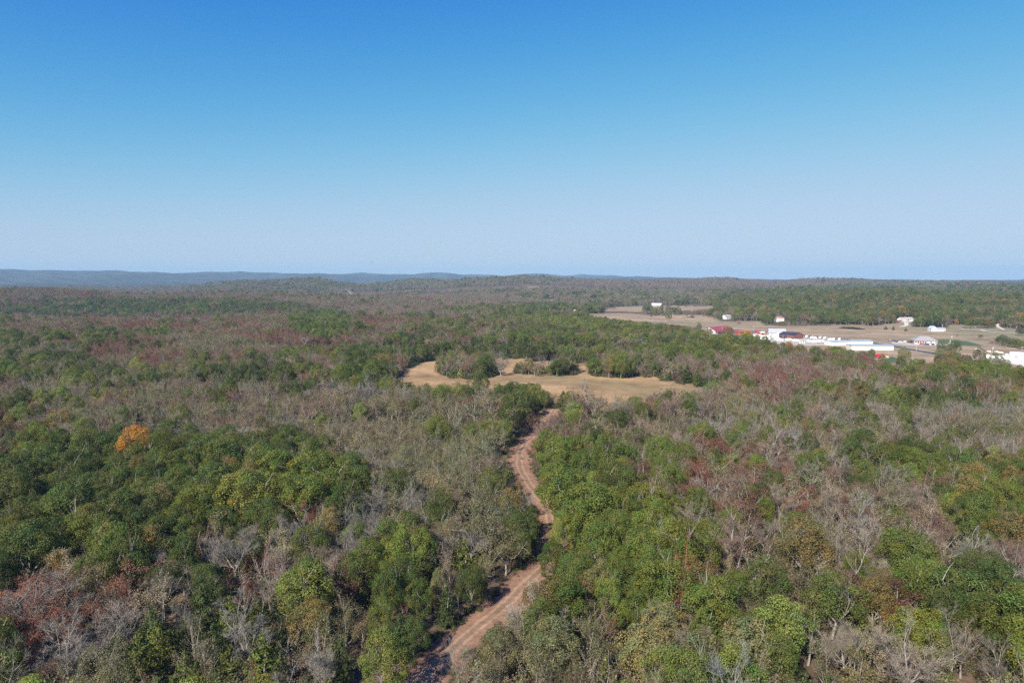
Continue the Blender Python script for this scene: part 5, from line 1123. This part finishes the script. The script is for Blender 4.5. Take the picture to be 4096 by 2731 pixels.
# ------------------------------------------------------------------ single trees: objects, parts, labels
COLS = ["at the left edge", "far left", "left", "mid left", "just left of centre", "just right of centre", "mid right", "right", "far right", "at the right edge"]
def row_name(y):
    for lim, n in ((1500, "along the bottom"), (1400, "in the lower foreground"), (1300, "in the foreground"), (1200, "in the middle foreground"), (1100, "in the upper foreground"), (1000, "in the middle distance"), (900, "farther back"), (800, "in far woods"), (735, "in farther woods")):
        if y > lim: return n
    return "in farthest woods"
LAND = [((2895,1315), "by the red-roofed barn"), ((2980,1335), "by the open red shed"), ((3045,1355), "by the left trailers"), ((3170,1350), "by the brown workshop"), ((3330,1370), "by the white storage"), ((3480,1395), "by the cream storage"), ((3520,1425), "by the red truck"), ((3690,1365), "by the brick office"), ((3754,1320), "by the gabled farmhouse"), ((3630,1285), "by the low white house"), ((3950,1275), "below the hillside house"), ((3115,1280), "by the two-storey house"), ((2895,1272), "by the gabled cottage"), ((2625,1225), "below the far barn"), ((2700,1280), "by the gravel drive"), ((3990,1430), "by the concrete yard"), ((3365,1278), "by the dark house"), ((3420,1310), "by the pond"), ((4060,1325), "by the right-hand drive"), ((3860,1370), "by the green lawn"), ((3300,1300), "by the pasture edge"), ((2480,1260), "by the meadow")]
info = []
for t in trees:
    fam, H, RC, _, _ = PROTO[t['p']]
    px, py, dep = project((t['x'], t['y'], t['z'] + CHF[fam] * H * t['sz'])); px, py = float(px), float(py)
    dx, dy = px / 1.7415, py / 1.7415
    px, py = min(max(px, 0), 4095), py
    if (t['note'] == 'valley') or (dy < 840 and dx > 1480 and t['expl']):
        q = min(LAND, key=lambda l: math.hypot(l[0][0] - px, (l[0][1] - py) * 2)); zone = q[1]
    else:
        dt = float(dist_poly(TRACK, np.array([t['x']]), np.array([t['y']]))[0])
        df = float(dist_poly(FIELD, np.array([t['x']]), np.array([t['y']]))[0])
        if dt < 11 and dy > 900:
            k = np.argmin(np.hypot(TRACK[:, 0] - t['x'], TRACK[:, 1] - t['y'])); side = "left" if t['x'] < TRACK[k, 0] else "right"
            part = "near end" if dy > 1420 else "lower stretch" if dy > 1250 else "bend" if dy > 1060 else "far end"
            zone = f"on the track's {side} side, {part}"
        elif df < 14 or inside(FIELD, np.array([t['x']]), np.array([t['y']]))[0]:
            zone = ("in the hay field's " if inside(FIELD, np.array([t['x']]), np.array([t['y']]))[0] else "edging the hay field's ") + ("left end" if dx < 1010 else "left middle" if dx < 1200 else "right middle" if dx < 1440 else "right end")
        else:
            zone = COLS[int(min(max(dx, 0), 2351) / 235.2)] + " " + row_name(dy)
    info.append((t, zone, dx, dy, t['w'] * t['sz']))
groups = {}
for it in info: groups.setdefault(it[0]['k'], []).append(it)
final = {}
for k, L_ in groups.items():
    ws = sorted(i[4] for i in L_); a, b = ws[len(ws) // 3], ws[2 * len(ws) // 3]
    for it in L_:
        sz = "" if len(L_) < 4 else "small " if it[4] < a else "large " if it[4] > b else "mid-sized "
        final.setdefault((k, sz, it[1]), []).append(it)
ORD = ["leftmost", "second", "third", "fourth", "fifth", "sixth", "seventh", "eighth", "ninth", "tenth", "eleventh", "twelfth"]
CATN = {'leafy': 'tree', 'sparse': 'tree', 'bare': 'tree', 'cedar': 'cedar'}
GRP = {'leafy': 'leafy trees of the woods', 'sparse': 'thin-leaved trees of the woods', 'bare': 'bare trees of the woods', 'cedar': 'cedars of the woods'}
for (k, sz, zone), L_ in final.items():
    L_.sort(key=lambda i: i[2]); n = len(L_)
    for q, it in enumerate(L_):
        t = it[0]; fam, H, RC, tm, cm = PROTO[t['p']]
        lab = f"{sz}{KIND[k][3]}, {zone}"
        if n > 1: lab += ", " + ("leftmost" if q == 0 else "rightmost" if q == n - 1 else (ORD[q] if q < 12 else f"{q+1}th") + " from left")
        root = empty(NAME[fam], (t['x'], t['y'], t['z']), t['rot'], lab, CATN[fam], GRP[fam])
        root.scale = (t['sx'], t['sx'], t['sz'])
        o = bpy.data.objects.new("trunk", tm); COL.objects.link(o); o.parent = root
        o = bpy.data.objects.new("crown", cm); COL.objects.link(o); o.parent = root; o["tint"] = [float(c) for c in t['tint']]

# ------------------------------------------------------------------ haze
hz = bpy.data.materials.new("haze_air"); hz.use_nodes = True; t = hz.node_tree
for n in list(t.nodes): t.nodes.remove(n)
pv = t.nodes.new("ShaderNodeVolumePrincipled"); pv.inputs["Density"].default_value = HAZE_DENSITY; pv.inputs["Color"].default_value = HAZE_COLOR; pv.inputs["Anisotropy"].default_value = 0.0
ou = t.nodes.new("ShaderNodeOutputMaterial"); t.links.new(pv.outputs[0], ou.inputs["Volume"])
o = MB().box(-14500, 14500, -2600, 17500, float(GZ.min()) - 1.5, 330).build("haze", hz); o["kind"] = "stuff"
